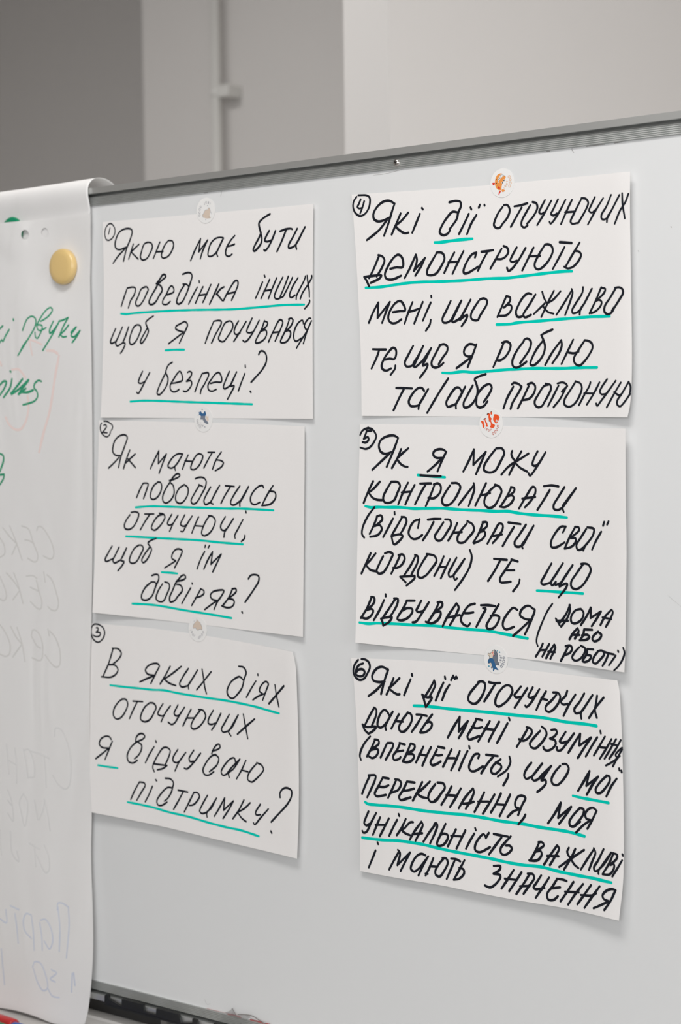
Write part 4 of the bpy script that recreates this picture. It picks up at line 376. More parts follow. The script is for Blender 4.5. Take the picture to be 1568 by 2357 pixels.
   ('line','k','1.84:-885.1,-160.5 -890.8,-167.8 -896.8,-178.9 -901.7,-190.0 -902.7,-195.9 -901.3,-199.6;2.28:-866.0,-160.6 -870.8,-169.6 -878.0,-177.7;2.28:-866.6,-160.6 -866.1,-165.4 -869.7,-173.4 -875.9,-180.5;2.29:-881.5,-173.6 -879.7,-175.9 -877.4,-179.2;2.28:-880.9,-175.5 -868.3,-174.7;2.19:-854.2,-163.3 -860.2,-165.1 -864.9,-171.1 -864.4,-175.9 -860.3,-176.6 -853.2,-172.3 -851.3,-166.4 -854.2,-163.3;2.38:-854.4,-177.7 -847.8,-169.1 -843.4,-161.6;2.37:-843.4,-161.6 -843.7,-170.7;2.37:-843.7,-170.7 -832.4,-164.3;2.37:-832.4,-164.3 -836.6,-170.3 -842.6,-177.8;2.25:-833.1,-176.2 -828.3,-168.8 -821.2,-162.2;2.24:-820.6,-162.1 -819.4,-163.9 -822.4,-170.3 -827.2,-177.3;2.24:-830.7,-169.4 -821.2,-170.2'),
   ('line','k','2.50:-866.9,-191.1 -862.1,-184.5 -857.9,-180.8;2.50:-857.9,-180.8 -856.8,-183.1 -861.0,-190.2;2.50:-864.5,-187.0 -856.2,-186.5;2.38:-850.9,-181.3 -842.0,-181.0;2.38:-850.9,-181.8 -852.1,-186.7 -855.7,-191.2;2.38:-853.3,-186.7 -847.4,-185.8 -845.0,-187.6 -848.6,-190.2 -855.1,-191.2;2.37:-835.5,-182.1 -840.3,-185.8 -842.1,-189.3 -839.8,-191.0 -834.4,-188.7 -832.0,-184.7 -835.5,-182.6'),
   ('line','k','2.31:-895.8,-196.9 -899.4,-203.6 -903.6,-209.2;2.31:-899.4,-203.1 -892.3,-202.6;2.30:-888.8,-196.9 -892.9,-203.1 -896.5,-208.7;2.42:-892.4,-209.9 -888.2,-203.3 -883.4,-197.1;2.41:-883.4,-197.1 -882.3,-199.4 -887.7,-210.0;2.41:-890.0,-203.9 -882.9,-203.8;2.40:-868.1,-197.4 -872.3,-204.5 -876.5,-211.2;2.40:-871.1,-197.6 -865.8,-196.8 -864.0,-199.1 -866.4,-203.1 -871.7,-205.5;2.12:-856.3,-197.5 -861.7,-202.8 -864.1,-207.3 -861.8,-209.5 -857.0,-208.7 -851.1,-202.9 -849.9,-198.0 -854.6,-196.0;2.26:-847.5,-198.3 -841.0,-198.3;2.27:-847.5,-198.8 -848.7,-203.7 -852.9,-209.3 -850.6,-210.1 -845.2,-207.7 -843.4,-204.2 -847.6,-203.6;2.18:-835.7,-199.3 -840.5,-205.0 -841.7,-209.4 -838.8,-210.6 -833.4,-206.3 -829.2,-201.2 -831.6,-198.5 -836.3,-199.4;2.25:-829.8,-199.3 -823.9,-200.3 -818.6,-200.8;2.25:-824.5,-200.8 -827.5,-206.8 -831.1,-211.8;2.02:-816.6,-201.6 -820.4,-206.2 -824.2,-210.8;2.01:-814.2,-197.1 -813.7,-198.2;1.79:-808.8,-194.4 -807.5,-198.5 -810.0,-205.3 -814.6,-211.4 -818.7,-214.8'),
  ]),
 6: dict(origin=(-1116.7,-224.9), across=(292.99,-1.17), down=(4.09,-210.22), lift=(1, 0.25, 8, 4, 6.5, 12),
  edges=['-1116.7,-224.9 -1039.8,-222.4 -959.4,-221.1 -910.1,-222.2 -815.7,-223.3', '-815.7,-223.3 -813.6,-232.2 -811.9,-255.5 -810.1,-298.1 -809.2,-335.9 -808.8,-373.8 -809.3,-398.5 -813.2,-432.9', '-813.2,-432.9 -866.1,-431.7 -925.0,-432.7 -985.5,-432.1 -1001.9,-431.6 -1059.6,-432.3 -1106.2,-432.4', '-1106.2,-432.4 -1106.1,-396.3 -1108.7,-326.5 -1109.7,-299.0 -1113.2,-249.3 -1116.7,-224.9'],
  ink=[
   ('number','k','2.33:-1107.6,-226.3 -1111.7,-230.8 -1113.7,-236.8 -1112.4,-242.0 -1107.1,-245.6 -1101.1,-244.4 -1095.8,-237.6 -1093.4,-232.2 -1095.0,-227.6 -1099.6,-225.3 -1103.6,-225.3;2.49:-1101.7,-229.4 -1107.0,-231.6 -1110.4,-236.6 -1110.7,-240.3 -1107.1,-242.2 -1101.8,-241.2 -1099.8,-237.9 -1101.7,-235.4 -1107.0,-235.8 -1110.4,-239.2'),
   ('line','k','2.56:-1075.5,-245.1 -1082.7,-246.1 -1089.2,-245.0 -1090.8,-241.0 -1086.5,-234.3 -1080.6,-231.3 -1076.1,-231.5 -1072.8,-233.4;2.55:-1072.8,-233.4 -1071.5,-232.7 -1075.5,-243.0 -1080.1,-257.5;2.56:-1077.4,-246.2 -1085.3,-253.7 -1095.3,-260.6;2.55:-1065.0,-241.1 -1069.0,-249.3 -1073.5,-257.4;2.54:-1057.9,-240.4 -1064.4,-246.3 -1070.7,-251.0;2.54:-1070.7,-251.0 -1065.7,-254.2 -1060.5,-256.1 -1057.7,-255.7;2.53:-1044.8,-240.7 -1048.9,-248.7 -1052.5,-256.3;2.52:-1043.3,-235.4 -1042.9,-237.1;2.42:-1017.2,-239.6 -1022.2,-247.7 -1028.5,-256.4;2.42:-1017.4,-239.6 -1015.9,-243.1 -1020.3,-251.6 -1022.8,-255.4;2.43:-1031.3,-254.0 -1026.0,-256.2 -1019.7,-255.7 -1022.8,-260.5 -1027.0,-265.5;2.43:-1027.0,-265.5 -1029.1,-258.5 -1031.0,-254.5;2.49:-1006.5,-240.8 -1011.5,-249.9 -1015.5,-258.4;2.49:-1004.9,-235.1 -1004.4,-237.1;2.49:-999.7,-242.3 -1004.6,-249.3 -1008.0,-257.3;2.48:-995.3,-233.4 -997.8,-237.8;2.48:-994.7,-234.8 -993.5,-236.3;2.47:-993.5,-236.3 -991.6,-233.9 -991.2,-235.6;2.45:-965.9,-237.2 -971.4,-242.7 -977.5,-250.2 -978.1,-254.8 -974.4,-257.5 -969.5,-257.1 -964.1,-251.6 -959.8,-242.8 -959.9,-237.7 -963.5,-236.3 -967.1,-237.3;2.55:-955.3,-236.4 -949.6,-236.9 -943.0,-236.2;2.56:-948.4,-237.7 -954.4,-246.3 -960.4,-254.6;2.35:-939.4,-239.6 -944.8,-245.6 -947.8,-251.8 -947.8,-256.3 -944.8,-258.0 -938.8,-255.0 -932.8,-249.5 -929.2,-242.3 -931.0,-238.5 -935.2,-237.6 -939.4,-239.6;2.34:-919.9,-237.6 -924.5,-242.9 -927.1,-246.1 -925.6,-247.9 -919.7,-246.9;2.33:-912.8,-238.5 -918.5,-246.3 -926.8,-257.5;2.32:-906.9,-237.3 -910.2,-242.7 -912.0,-245.8 -909.6,-247.1 -904.8,-245.2;2.32:-899.7,-238.4 -905.4,-246.7 -910.2,-253.0 -914.3,-255.9 -915.1,-254.5;2.31:-892.4,-239.7 -898.3,-248.5 -903.0,-257.3;2.31:-897.7,-246.5 -891.2,-247.4;2.30:-881.1,-241.7 -886.5,-247.5 -892.4,-252.9 -892.9,-256.4 -889.4,-258.0 -884.1,-255.1 -878.2,-247.7 -877.0,-242.7 -879.4,-240.0 -884.7,-240.0;2.29:-869.3,-237.2 -871.1,-241.7 -876.4,-247.5 -874.0,-249.8 -868.7,-248.8;2.29:-860.4,-239.8 -867.5,-249.6 -873.4,-259.9;2.28:-850.8,-237.9 -855.7,-245.6 -861.6,-252.9 -860.4,-256.2 -854.5,-255.1;2.27:-854.5,-255.1 -841.8,-238.5;2.28:-841.8,-238.5 -851.0,-250.9 -854.5,-255.6 -853.9,-260.4;2.26:-836.8,-238.5 -838.0,-244.9 -839.2,-251.7 -837.1,-258.0;2.27:-829.7,-239.5 -838.0,-248.7 -845.7,-259.1'),
   ('underline','g','2.91:-1041.2,-265.5 -1028.5,-264.8 -1014.6,-264.7 -998.4,-264.9 -981.1,-264.7 -959.2,-264.3 -936.3,-264.3 -921.1,-264.2 -910.1,-264.0 -895.9,-263.8 -882.9,-264.5 -869.9,-265.2 -851.0,-264.9 -837.4,-265.3'),
   ('line','k','2.49:-1088.7,-271.8 -1094.7,-280.7 -1100.7,-290.8;2.49:-1088.7,-271.3 -1086.0,-272.6 -1086.0,-277.9 -1089.4,-285.5 -1092.0,-290.5;2.49:-1102.9,-288.9 -1098.7,-290.8 -1086.1,-289.7 -1090.0,-294.0 -1095.4,-297.2;2.50:-1095.4,-297.2 -1100.0,-293.9 -1102.7,-288.9;2.48:-1070.3,-277.0 -1072.9,-273.6 -1076.2,-272.3 -1080.8,-276.4 -1084.1,-284.0 -1084.1,-288.7 -1080.8,-290.0 -1076.8,-287.6 -1072.9,-283.5;2.47:-1072.9,-283.5 -1066.0,-273.2;2.47:-1066.0,-273.2 -1072.2,-283.0 -1074.9,-288.4 -1074.2,-291.3;2.46:-1058.6,-275.0 -1063.1,-282.1 -1067.7,-289.6;2.46:-1061.8,-282.0 -1054.0,-281.8;2.45:-1048.9,-273.6 -1054.7,-280.3 -1058.6,-288.0 -1057.2,-291.0 -1052.7,-291.1 -1046.9,-285.9 -1043.1,-278.3 -1044.4,-273.7 -1048.3,-272.5;2.44:-1038.0,-273.5 -1032.3,-273.2 -1025.7,-273.8;2.44:-1031.6,-274.7 -1037.3,-282.9 -1043.4,-290.5;2.43:-1019.4,-271.8 -1027.2,-281.0 -1032.8,-288.7 -1033.5,-290.3;2.43:-1033.5,-290.3 -1027.1,-289.2 -1020.8,-284.5 -1019.8,-280.3 -1022.7,-279.0 -1026.5,-280.4;2.64:-1001.3,-291.7 -994.6,-281.1 -987.8,-271.3;2.64:-987.8,-271.3 -989.0,-285.1;2.63:-989.0,-285.1 -978.6,-274.5;2.63:-978.6,-274.5 -983.5,-283.1 -988.9,-291.2;2.46:-969.5,-271.5 -962.8,-272.1;2.46:-968.8,-271.6 -973.7,-280.1 -979.1,-289.2 -977.3,-291.4 -971.2,-289.5 -965.7,-287.0;2.46:-974.3,-279.2 -968.8,-280.2 -962.7,-278.6;2.45:-954.1,-272.3 -960.3,-281.9 -966.9,-292.1;2.45:-960.3,-279.9 -949.5,-279.7;2.44:-943.7,-271.9 -949.4,-280.9 -955.4,-291.0;2.43:-934.5,-272.5 -939.8,-281.5 -946.0,-291.6;2.43:-933.0,-267.4 -932.2,-269.3;2.34:-911.9,-274.4 -917.2,-282.8 -924.2,-292.9;2.33:-913.6,-274.0 -908.9,-275.1 -907.7,-277.9 -911.2,-283.2 -917.1,-286.7 -921.9,-285.7;2.32:-898.8,-276.0 -905.3,-282.6 -910.0,-289.0 -908.2,-291.7 -904.0,-292.3 -899.3,-288.8 -894.6,-283.5 -891.7,-278.3 -892.9,-274.5 -897.0,-271.9;2.31:-886.6,-273.8 -881.6,-273.2 -880.5,-275.7 -884.0,-279.9 -888.1,-281.8;2.31:-888.1,-281.8 -882.8,-282.7 -881.6,-285.5 -885.1,-290.3 -891.0,-292.9 -894.6,-291.8 -895.2,-289.9;2.30:-871.0,-274.0 -875.7,-280.5 -877.5,-283.1 -875.1,-284.3 -869.2,-282.3;2.30:-861.8,-274.4 -868.6,-282.7 -876.8,-291.3 -880.4,-291.2 -880.4,-288.8;2.40:-868.0,-292.3 -861.5,-282.9 -855.1,-274.0;2.40:-855.1,-274.0 -856.2,-284.7;2.39:-856.2,-284.7 -843.3,-276.1;2.39:-843.3,-276.1 -849.7,-284.5 -857.7,-295.8;2.20:-836.6,-275.1 -842.7,-283.7 -849.1,-293.5;2.19:-833.3,-269.2 -832.8,-271.3;2.12:-828.3,-273.6 -834.4,-282.7 -840.3,-291.6;2.11:-833.3,-283.6 -826.8,-283.3;2.11:-821.3,-275.1 -827.4,-284.8 -833.8,-293.7;2.03:-816.7,-274.6 -822.7,-284.2 -828.8,-293.1;2.03:-821.6,-279.4 -816.2,-279.8;2.03:-812.1,-275.1 -817.2,-283.7 -823.8,-292.5;1.95:-810.8,-281.6 -814.0,-284.3 -817.2,-288.4 -816.1,-290.2 -812.9,-288.9;1.95:-810.7,-283.0 -815.0,-290.1 -819.9,-298.7;1.96:-814.5,-290.5 -820.4,-294.9 -827.3,-298.9'),
   ('line','k','2.34:-1093.4,-299.6 -1100.1,-306.6 -1104.8,-314.5 -1106.1,-319.9 -1104.8,-323.5;2.49:-1087.4,-302.2 -1092.0,-311.1 -1097.4,-319.5;2.49:-1088.0,-302.0 -1083.4,-302.3 -1082.7,-305.4 -1092.0,-312.1;2.49:-1092.0,-312.6 -1085.4,-310.9 -1083.4,-312.3 -1085.4,-317.2 -1090.7,-320.4 -1094.7,-319.2;2.48:-1072.9,-304.4 -1076.8,-311.6 -1080.7,-318.9;2.47:-1072.2,-303.9 -1065.7,-303.7 -1065.7,-306.4 -1069.6,-313.0 -1074.5,-320.3;2.46:-1057.9,-302.5 -1051.4,-303.4;2.47:-1057.2,-302.9 -1061.1,-310.1 -1065.4,-315.7 -1064.3,-319.3 -1057.8,-317.5 -1056.5,-315.8;2.46:-1061.1,-311.1 -1053.3,-309.3;2.58:-1044.9,-302.2 -1048.8,-310.9 -1053.9,-319.7;2.57:-1044.3,-301.7 -1039.8,-302.8 -1040.4,-306.4 -1047.5,-311.3;2.58:-1048.1,-311.9 -1041.7,-311.7 -1040.4,-313.7 -1043.6,-318.1 -1050.0,-320.2 -1053.2,-319.7;2.52:-1029.6,-303.3 -1033.4,-310.4 -1038.2,-319.1;2.52:-1034.6,-311.0 -1025.7,-311.2;2.52:-1020.7,-302.9 -1025.7,-311.7 -1030.7,-321.4;2.50:-1012.5,-301.6 -1005.0,-302.2;2.51:-1013.8,-304.3 -1017.5,-310.8 -1021.2,-317.4 -1019.3,-319.7 -1013.0,-317.5 -1009.3,-315.1;2.50:-1016.2,-309.2 -1012.5,-309.8 -1007.8,-308.8;2.50:-996.9,-302.6 -1001.2,-310.2 -1006.7,-319.9;2.49:-1002.4,-311.3 -993.1,-310.4;2.49:-987.6,-303.2 -991.9,-312.3 -997.4,-322.2;2.48:-978.8,-302.3 -983.9,-311.5 -988.3,-321.2;2.47:-977.0,-297.6 -976.5,-299.4;2.39:-966.8,-307.7 -965.6,-304.0 -970.5,-304.5 -975.3,-311.6 -977.1,-317.3 -975.2,-320.2 -970.9,-320.2 -961.3,-314.6;2.49:-958.0,-303.6 -950.5,-303.5 -945.1,-303.5;2.49:-949.9,-304.4 -956.4,-311.6 -963.4,-321.4;2.37:-941.8,-306.1 -949.2,-311.9 -952.2,-316.7 -951.6,-319.6 -947.9,-320.2 -943.2,-316.7 -940.8,-313.0 -942.6,-310.7 -947.4,-309.7;2.12:-932.3,-302.6 -931.0,-307.0 -934.8,-314.8 -944.9,-322.4;2.36:-933.3,-318.6 -933.5,-321.1 -938.8,-329.9;2.34:-908.1,-305.7 -913.4,-312.0 -915.9,-318.2 -913.9,-320.9 -907.4,-318.2;2.33:-907.4,-318.2 -896.2,-305.0;2.33:-896.2,-305.0 -902.7,-312.8 -907.4,-319.2 -905.6,-321.5 -900.8,-319.9 -895.6,-314.4;2.32:-895.6,-314.4 -886.4,-306.2;2.32:-886.4,-306.2 -893.2,-315.1 -897.3,-320.5 -892.6,-319.5 -892.0,-322.3 -895.5,-326.7 -901.6,-331.5;2.31:-876.7,-304.9 -882.6,-311.5 -886.1,-318.2 -884.9,-322.0 -880.2,-322.7 -875.5,-319.4 -869.0,-310.8 -867.5,-305.8 -870.3,-302.7 -874.4,-303.2;2.51:-857.2,-324.9 -850.8,-315.4 -844.9,-306.0;2.51:-844.9,-306.0 -848.4,-319.4;2.51:-848.4,-319.4 -835.5,-309.7;2.51:-835.5,-309.7 -841.4,-317.1 -847.8,-327.1;2.27:-826.1,-307.5 -833.2,-314.1 -838.4,-321.5 -837.2,-324.2 -833.1,-323.7 -827.3,-318.1 -823.2,-311.9 -823.2,-308.1 -826.7,-307.6;2.26:-816.1,-309.2 -821.5,-316.4 -826.7,-325.9;2.25:-813.6,-299.9 -813.3,-301.5;2.25:-811.4,-301.6 -811.1,-303.0'),
   ('underline','g','2.62:-862.8,-330.1 -851.9,-330.8 -841.3,-331.0 -824.3,-331.3'),
   ('line','k','2.51:-1103.5,-356.5 -1098.8,-346.6 -1094.0,-338.2;2.50:-1095.4,-337.6 -1086.7,-337.0 -1087.4,-341.1 -1091.4,-349.0 -1097.1,-359.1;2.48:-1078.0,-337.8 -1070.5,-338.0;2.49:-1078.0,-338.0 -1082.7,-345.9 -1087.7,-354.9 -1085.3,-356.7 -1078.7,-355.4 -1074.0,-354.1;2.49:-1084.0,-347.1 -1076.0,-346.7 -1070.8,-344.5;2.48:-1061.6,-338.3 -1066.1,-347.1 -1071.4,-356.6;2.47:-1062.9,-337.9 -1057.7,-338.3 -1055.7,-340.7 -1058.9,-347.3 -1068.1,-351.5;2.54:-1048.6,-338.4 -1039.6,-338.4;2.55:-1048.6,-338.4 -1053.1,-346.7 -1058.2,-354.5 -1056.3,-356.9 -1049.8,-355.1 -1044.0,-352.9;2.54:-1053.7,-347.8 -1047.2,-346.5 -1040.2,-344.2;2.53:-1030.6,-336.9 -1035.6,-345.7 -1041.7,-355.9;2.53:-1021.7,-335.4 -1029.3,-342.4 -1036.9,-348.4;2.53:-1036.9,-348.4 -1031.8,-350.9 -1024.7,-351.5;2.51:-1015.4,-337.2 -1021.6,-345.1 -1023.5,-351.0 -1020.9,-354.3 -1015.2,-353.1 -1009.0,-345.7 -1004.3,-339.1 -1006.0,-335.7 -1012.9,-335.4;2.51:-1015.9,-352.7 -1010.9,-349.0;2.50:-996.6,-337.2 -1001.5,-345.9 -1008.3,-355.9;2.50:-1002.7,-346.0 -991.6,-345.3;2.49:-986.1,-338.0 -991.5,-346.8 -998.3,-356.7;2.48:-988.3,-356.6 -981.7,-346.6 -972.6,-336.5;2.48:-972.2,-336.5 -971.3,-339.4 -974.9,-347.9 -980.3,-356.1;2.48:-983.5,-351.9 -976.7,-350.6 -971.3,-348.5;2.47:-959.8,-338.6 -964.6,-347.7 -970.5,-358.0;2.46:-966.4,-347.9 -954.9,-346.5;2.46:-948.3,-339.3 -954.3,-348.5 -961.1,-358.5;2.45:-941.2,-337.4 -946.5,-347.5 -952.1,-356.2;2.45:-947.0,-348.1 -936.9,-347.4;2.44:-931.0,-337.3 -936.3,-347.3 -942.5,-358.5;2.35:-920.7,-348.9 -924.9,-347.9 -925.6,-344.1 -922.6,-338.3 -917.9,-336.7 -914.3,-338.2 -917.8,-345.1 -922.2,-355.0;2.36:-920.7,-349.4 -927.3,-352.2 -933.8,-358.2;2.35:-914.2,-353.5 -915.9,-356.7 -921.8,-363.4;2.47:-889.5,-358.2 -882.3,-348.5 -875.9,-337.9;2.47:-875.9,-337.9 -878.7,-351.9;2.46:-878.7,-351.9 -864.5,-340.1;2.46:-864.5,-340.1 -870.5,-348.4 -877.5,-357.1;2.30:-855.3,-340.1 -861.7,-346.7 -866.4,-353.7 -865.7,-357.0 -862.2,-357.5 -856.4,-351.8 -851.2,-344.4 -851.2,-340.5 -855.3,-339.9;2.30:-861.0,-357.3 -854.6,-352.1;2.28:-842.9,-349.0 -848.2,-348.3 -849.4,-344.6 -845.9,-339.8 -840.7,-337.9 -837.1,-340.0;2.28:-837.1,-340.0 -842.4,-349.9 -847.0,-357.3;2.29:-843.5,-349.1 -851.7,-355.0 -859.2,-362.4'),
   ('underline','g','2.89:-1099.7,-364.2 -1096.7,-365.4 -1086.6,-365.3 -1066.7,-364.1 -1049.7,-363.7 -1031.6,-364.0 -1013.9,-363.5 -996.3,-362.8 -979.0,-362.0 -959.6,-362.2 -940.3,-362.8 -915.5,-362.4 -899.8,-363.0 -883.3,-362.8 -866.9,-362.9 -849.9,-364.4'),
   ('line','k','2.51:-1095.4,-372.7 -1099.4,-380.6 -1100.8,-385.0 -1098.1,-386.8 -1094.0,-384.6;2.51:-1085.9,-373.1 -1092.6,-383.9 -1098.1,-393.1 -1102.2,-394.2 -1103.1,-392.7;2.50:-1081.0,-376.7 -1085.2,-385.1 -1089.9,-394.7;2.50:-1086.6,-384.7 -1074.5,-383.2;2.49:-1070.3,-376.4 -1075.2,-384.8 -1081.4,-395.1;2.48:-1060.3,-376.5 -1065.2,-384.6 -1069.8,-393.1;2.47:-1058.5,-370.7 -1057.7,-372.4;2.47:-1049.9,-374.3 -1054.7,-383.3 -1060.6,-391.3;2.46:-1041.2,-376.3 -1044.4,-376.8 -1050.8,-382.8;2.47:-1050.8,-382.8 -1054.1,-385.8 -1049.5,-388.3 -1044.3,-389.2;2.46:-1044.9,-393.4 -1039.1,-384.4 -1031.5,-375.1;2.45:-1031.3,-374.6 -1029.6,-377.0 -1032.7,-384.1 -1038.1,-393.5;2.46:-1041.0,-387.7 -1030.1,-385.3;2.44:-1028.8,-393.3 -1022.5,-384.3 -1015.0,-375.1;2.44:-1016.5,-375.3 -1014.4,-373.5 -1012.7,-375.3 -1014.9,-382.3 -1020.9,-393.8;2.43:-1003.1,-373.1 -1008.6,-383.5 -1012.9,-393.3 -1011.6,-394.7 -1006.0,-393.4 -1001.0,-387.6 -1000.5,-383.5 -1004.8,-382.5 -1009.2,-384.6;2.42:-991.2,-376.7 -995.5,-384.9 -1000.3,-393.9;2.42:-996.7,-383.5 -985.6,-382.6;2.41:-980.4,-376.3 -985.5,-385.6 -990.4,-394.6;2.40:-970.5,-378.1 -975.1,-385.3 -979.6,-393.2;2.40:-969.5,-372.9 -968.8,-374.7;2.39:-954.2,-375.3 -957.5,-380.5;2.39:-957.5,-380.0 -960.0,-377.3 -965.4,-382.0 -969.5,-389.6 -968.9,-393.5 -964.0,-394.4 -952.6,-388.3;2.45:-948.8,-375.6 -941.3,-375.9 -933.2,-376.0;2.46:-940.1,-377.7 -947.2,-386.6 -953.7,-395.0;2.37:-930.0,-375.4 -936.5,-382.2 -940.9,-387.8 -940.5,-392.2 -936.9,-393.2 -931.6,-390.5 -928.6,-386.1 -931.1,-384.0 -935.2,-384.5;2.42:-899.1,-377.2 -903.1,-385.6 -908.9,-394.8;2.41:-899.7,-376.7 -895.6,-376.2 -893.8,-378.4 -903.1,-385.6;2.42:-901.9,-385.4 -897.2,-384.3 -896.0,-387.0 -899.5,-392.4 -904.2,-394.1 -909.5,-394.4;2.40:-893.5,-396.0 -886.6,-386.2 -879.6,-376.9;2.40:-879.3,-376.8 -877.3,-379.0 -881.9,-387.5 -887.1,-395.5;2.40:-890.1,-387.7 -877.8,-386.1;2.31:-866.7,-377.0 -868.5,-380.6 -866.7,-384.3 -863.7,-385.8;2.31:-859.7,-376.9 -864.3,-385.9 -871.8,-397.2;2.31:-850.3,-376.5 -857.3,-381.4 -864.3,-386.3 -877.1,-395.7;2.30:-864.3,-386.8 -860.7,-391.1 -856.3,-393.5;2.22:-853.7,-394.4 -846.8,-384.2 -839.6,-374.0;2.21:-839.9,-373.5 -838.1,-377.1 -841.5,-385.3 -845.0,-393.5;2.21:-829.4,-372.7 -835.1,-383.3 -839.7,-390.8 -838.5,-393.5 -834.5,-391.9;2.20:-834.5,-391.9 -821.2,-374.5;2.20:-821.2,-374.5 -829.3,-386.3 -834.5,-391.9 -834.7,-395.3;2.12:-818.8,-374.6 -823.5,-384.4 -830.2,-394.5;2.12:-819.5,-374.7 -815.2,-375.6 -815.7,-379.0 -822.3,-385.2;2.12:-822.3,-385.6 -818.4,-384.1 -818.4,-387.9 -822.8,-393.8 -830.4,-395.0;2.04:-810.3,-379.7 -814.6,-386.9 -820.0,-395.3;2.03:-810.1,-374.4 -809.5,-375.6'),
   ('underline','g','2.88:-1103.5,-399.3 -1093.3,-399.0 -1075.8,-398.0 -1058.6,-396.3 -1044.2,-396.0 -1031.3,-395.9 -1016.0,-396.8 -998.4,-397.7 -977.4,-398.2 -951.8,-398.8 -930.2,-399.8 -915.0,-399.6 -897.1,-398.5 -878.2,-399.8 -858.3,-400.2 -838.5,-400.2 -830.3,-400.6 -821.1,-400.8'),
   ('line','k','2.43:-1086.5,-409.5 -1090.5,-418.0 -1095.0,-427.1;2.42:-1084.2,-401.3 -1083.3,-402.9;2.40:-1069.6,-425.5 -1063.7,-415.7 -1057.8,-406.6;2.40:-1059.1,-405.2 -1056.5,-407.4 -1059.7,-419.9;2.39:-1059.7,-419.9 -1044.4,-405.6;2.39:-1044.4,-405.6 -1049.9,-414.8 -1055.7,-425.0;2.38:-1026.1,-405.9 -1030.6,-404.9 -1036.3,-407.8 -1042.0,-415.8 -1043.3,-421.2 -1039.4,-423.2 -1033.6,-419.3;2.37:-1033.6,-419.3 -1022.9,-406.4;2.37:-1022.9,-406.4 -1029.1,-416.1 -1034.2,-426.1;2.37:-1016.9,-407.2 -1020.8,-415.9 -1025.8,-424.9;2.37:-1025.9,-423.3 -1023.3,-423.0;2.36:-1020.9,-415.4 -1012.0,-414.7;2.36:-1004.6,-405.5 -1010.8,-412.5 -1014.5,-419.1 -1013.8,-422.6 -1009.3,-423.5 -1004.4,-417.7 -1000.1,-408.9 -1002.0,-405.6 -1006.4,-405.7;2.34:-996.4,-404.9 -990.9,-404.6 -985.9,-406.0;2.35:-992.1,-405.8 -996.9,-415.6 -1001.2,-424.6;2.34:-981.2,-404.3 -987.0,-414.2 -993.1,-424.2;2.34:-993.1,-424.2 -986.9,-422.3 -981.4,-416.5 -982.1,-413.0 -987.0,-412.2;2.38:-948.4,-405.0 -941.0,-404.2 -942.1,-407.9 -948.6,-412.3;2.38:-948.6,-412.3 -941.4,-412.3 -940.8,-414.2 -945.5,-420.9 -952.1,-425.3 -958.1,-424.4;2.37:-926.4,-405.7 -932.4,-414.5 -939.5,-424.5;2.37:-936.0,-415.0 -924.1,-414.3;2.36:-917.7,-406.4 -924.1,-415.7 -931.1,-425.7;2.36:-908.8,-406.6 -915.7,-417.0 -923.3,-427.2;2.35:-911.1,-406.9 -905.2,-406.5 -904.0,-409.8 -909.8,-418.1 -915.4,-425.8;2.36:-919.3,-419.5 -908.6,-417.4;2.34:-896.4,-406.2 -901.6,-413.9 -904.5,-418.3 -902.7,-419.5 -892.7,-416.9;2.34:-887.8,-406.9 -894.5,-416.7 -902.0,-427.2;2.32:-879.3,-406.6 -872.3,-406.5 -868.8,-407.1;2.33:-879.3,-407.1 -883.9,-414.1 -889.7,-421.9 -888.5,-426.6 -882.6,-426.1 -878.0,-422.0;2.33:-885.7,-416.3 -875.7,-413.8;2.32:-861.4,-406.7 -868.1,-416.5 -875.3,-426.2;2.31:-870.4,-416.9 -855.8,-415.0;2.31:-851.2,-407.0 -859.3,-417.0 -867.0,-427.8;2.30:-842.7,-406.6 -850.0,-416.5 -857.1,-425.9;2.29:-853.5,-417.1 -841.3,-415.5 -837.2,-412.9;2.29:-833.4,-406.1 -841.8,-417.1 -849.5,-427.8;2.28:-823.9,-417.4 -829.1,-416.4 -830.3,-413.7 -826.8,-409.3 -820.4,-406.3 -816.6,-406.7;2.28:-816.6,-406.7 -821.5,-416.5 -828.4,-426.3;2.29:-824.4,-418.0 -832.5,-422.7 -839.7,-426.5'),
  ]),
}
PAD_RIGHT = '-1462.0,232.1 -1465.1,200.8 -1467.7,163.7 -1466.7,135.6 -1466.1,88.7 -1467.2,41.9 -1468.7,-5.1 -1471.5,-76.0 -1473.2,-123.4 -1476.5,-194.9 -1479.4,-242.8 -1481.0,-290.7 -1481.4,-338.5 -1480.8,-386.4 -1479.1,-420.7 -1480.6,-458.4 -1480.2,-482.3 -1478.0,-520.4 -1476.9,-558.6 -1478.0,-587.7 -1481.2,-617.1 -1485.1,-639.6 -1490.7,-656.1'
PAD_BOTTOM = '-1490.7,-656.1 -1515.0,-661.8 -1540.0,-665.0 -1569.2,-662.7 -1603.1,-662.2 -1631.1,-664.4 -1662.0,-666.3'
PAD_TOP = '-1652.0,231.7 -1605.8,233.0 -1564.1,232.7 -1462.0,232.5'
PAD_HOLES = [(-1566.3, 217.3), (-1537.0, 217.4)]
GREEN_AT = (-1589.0,222.4); YELLOW_AT = (-1507.9,178.4)
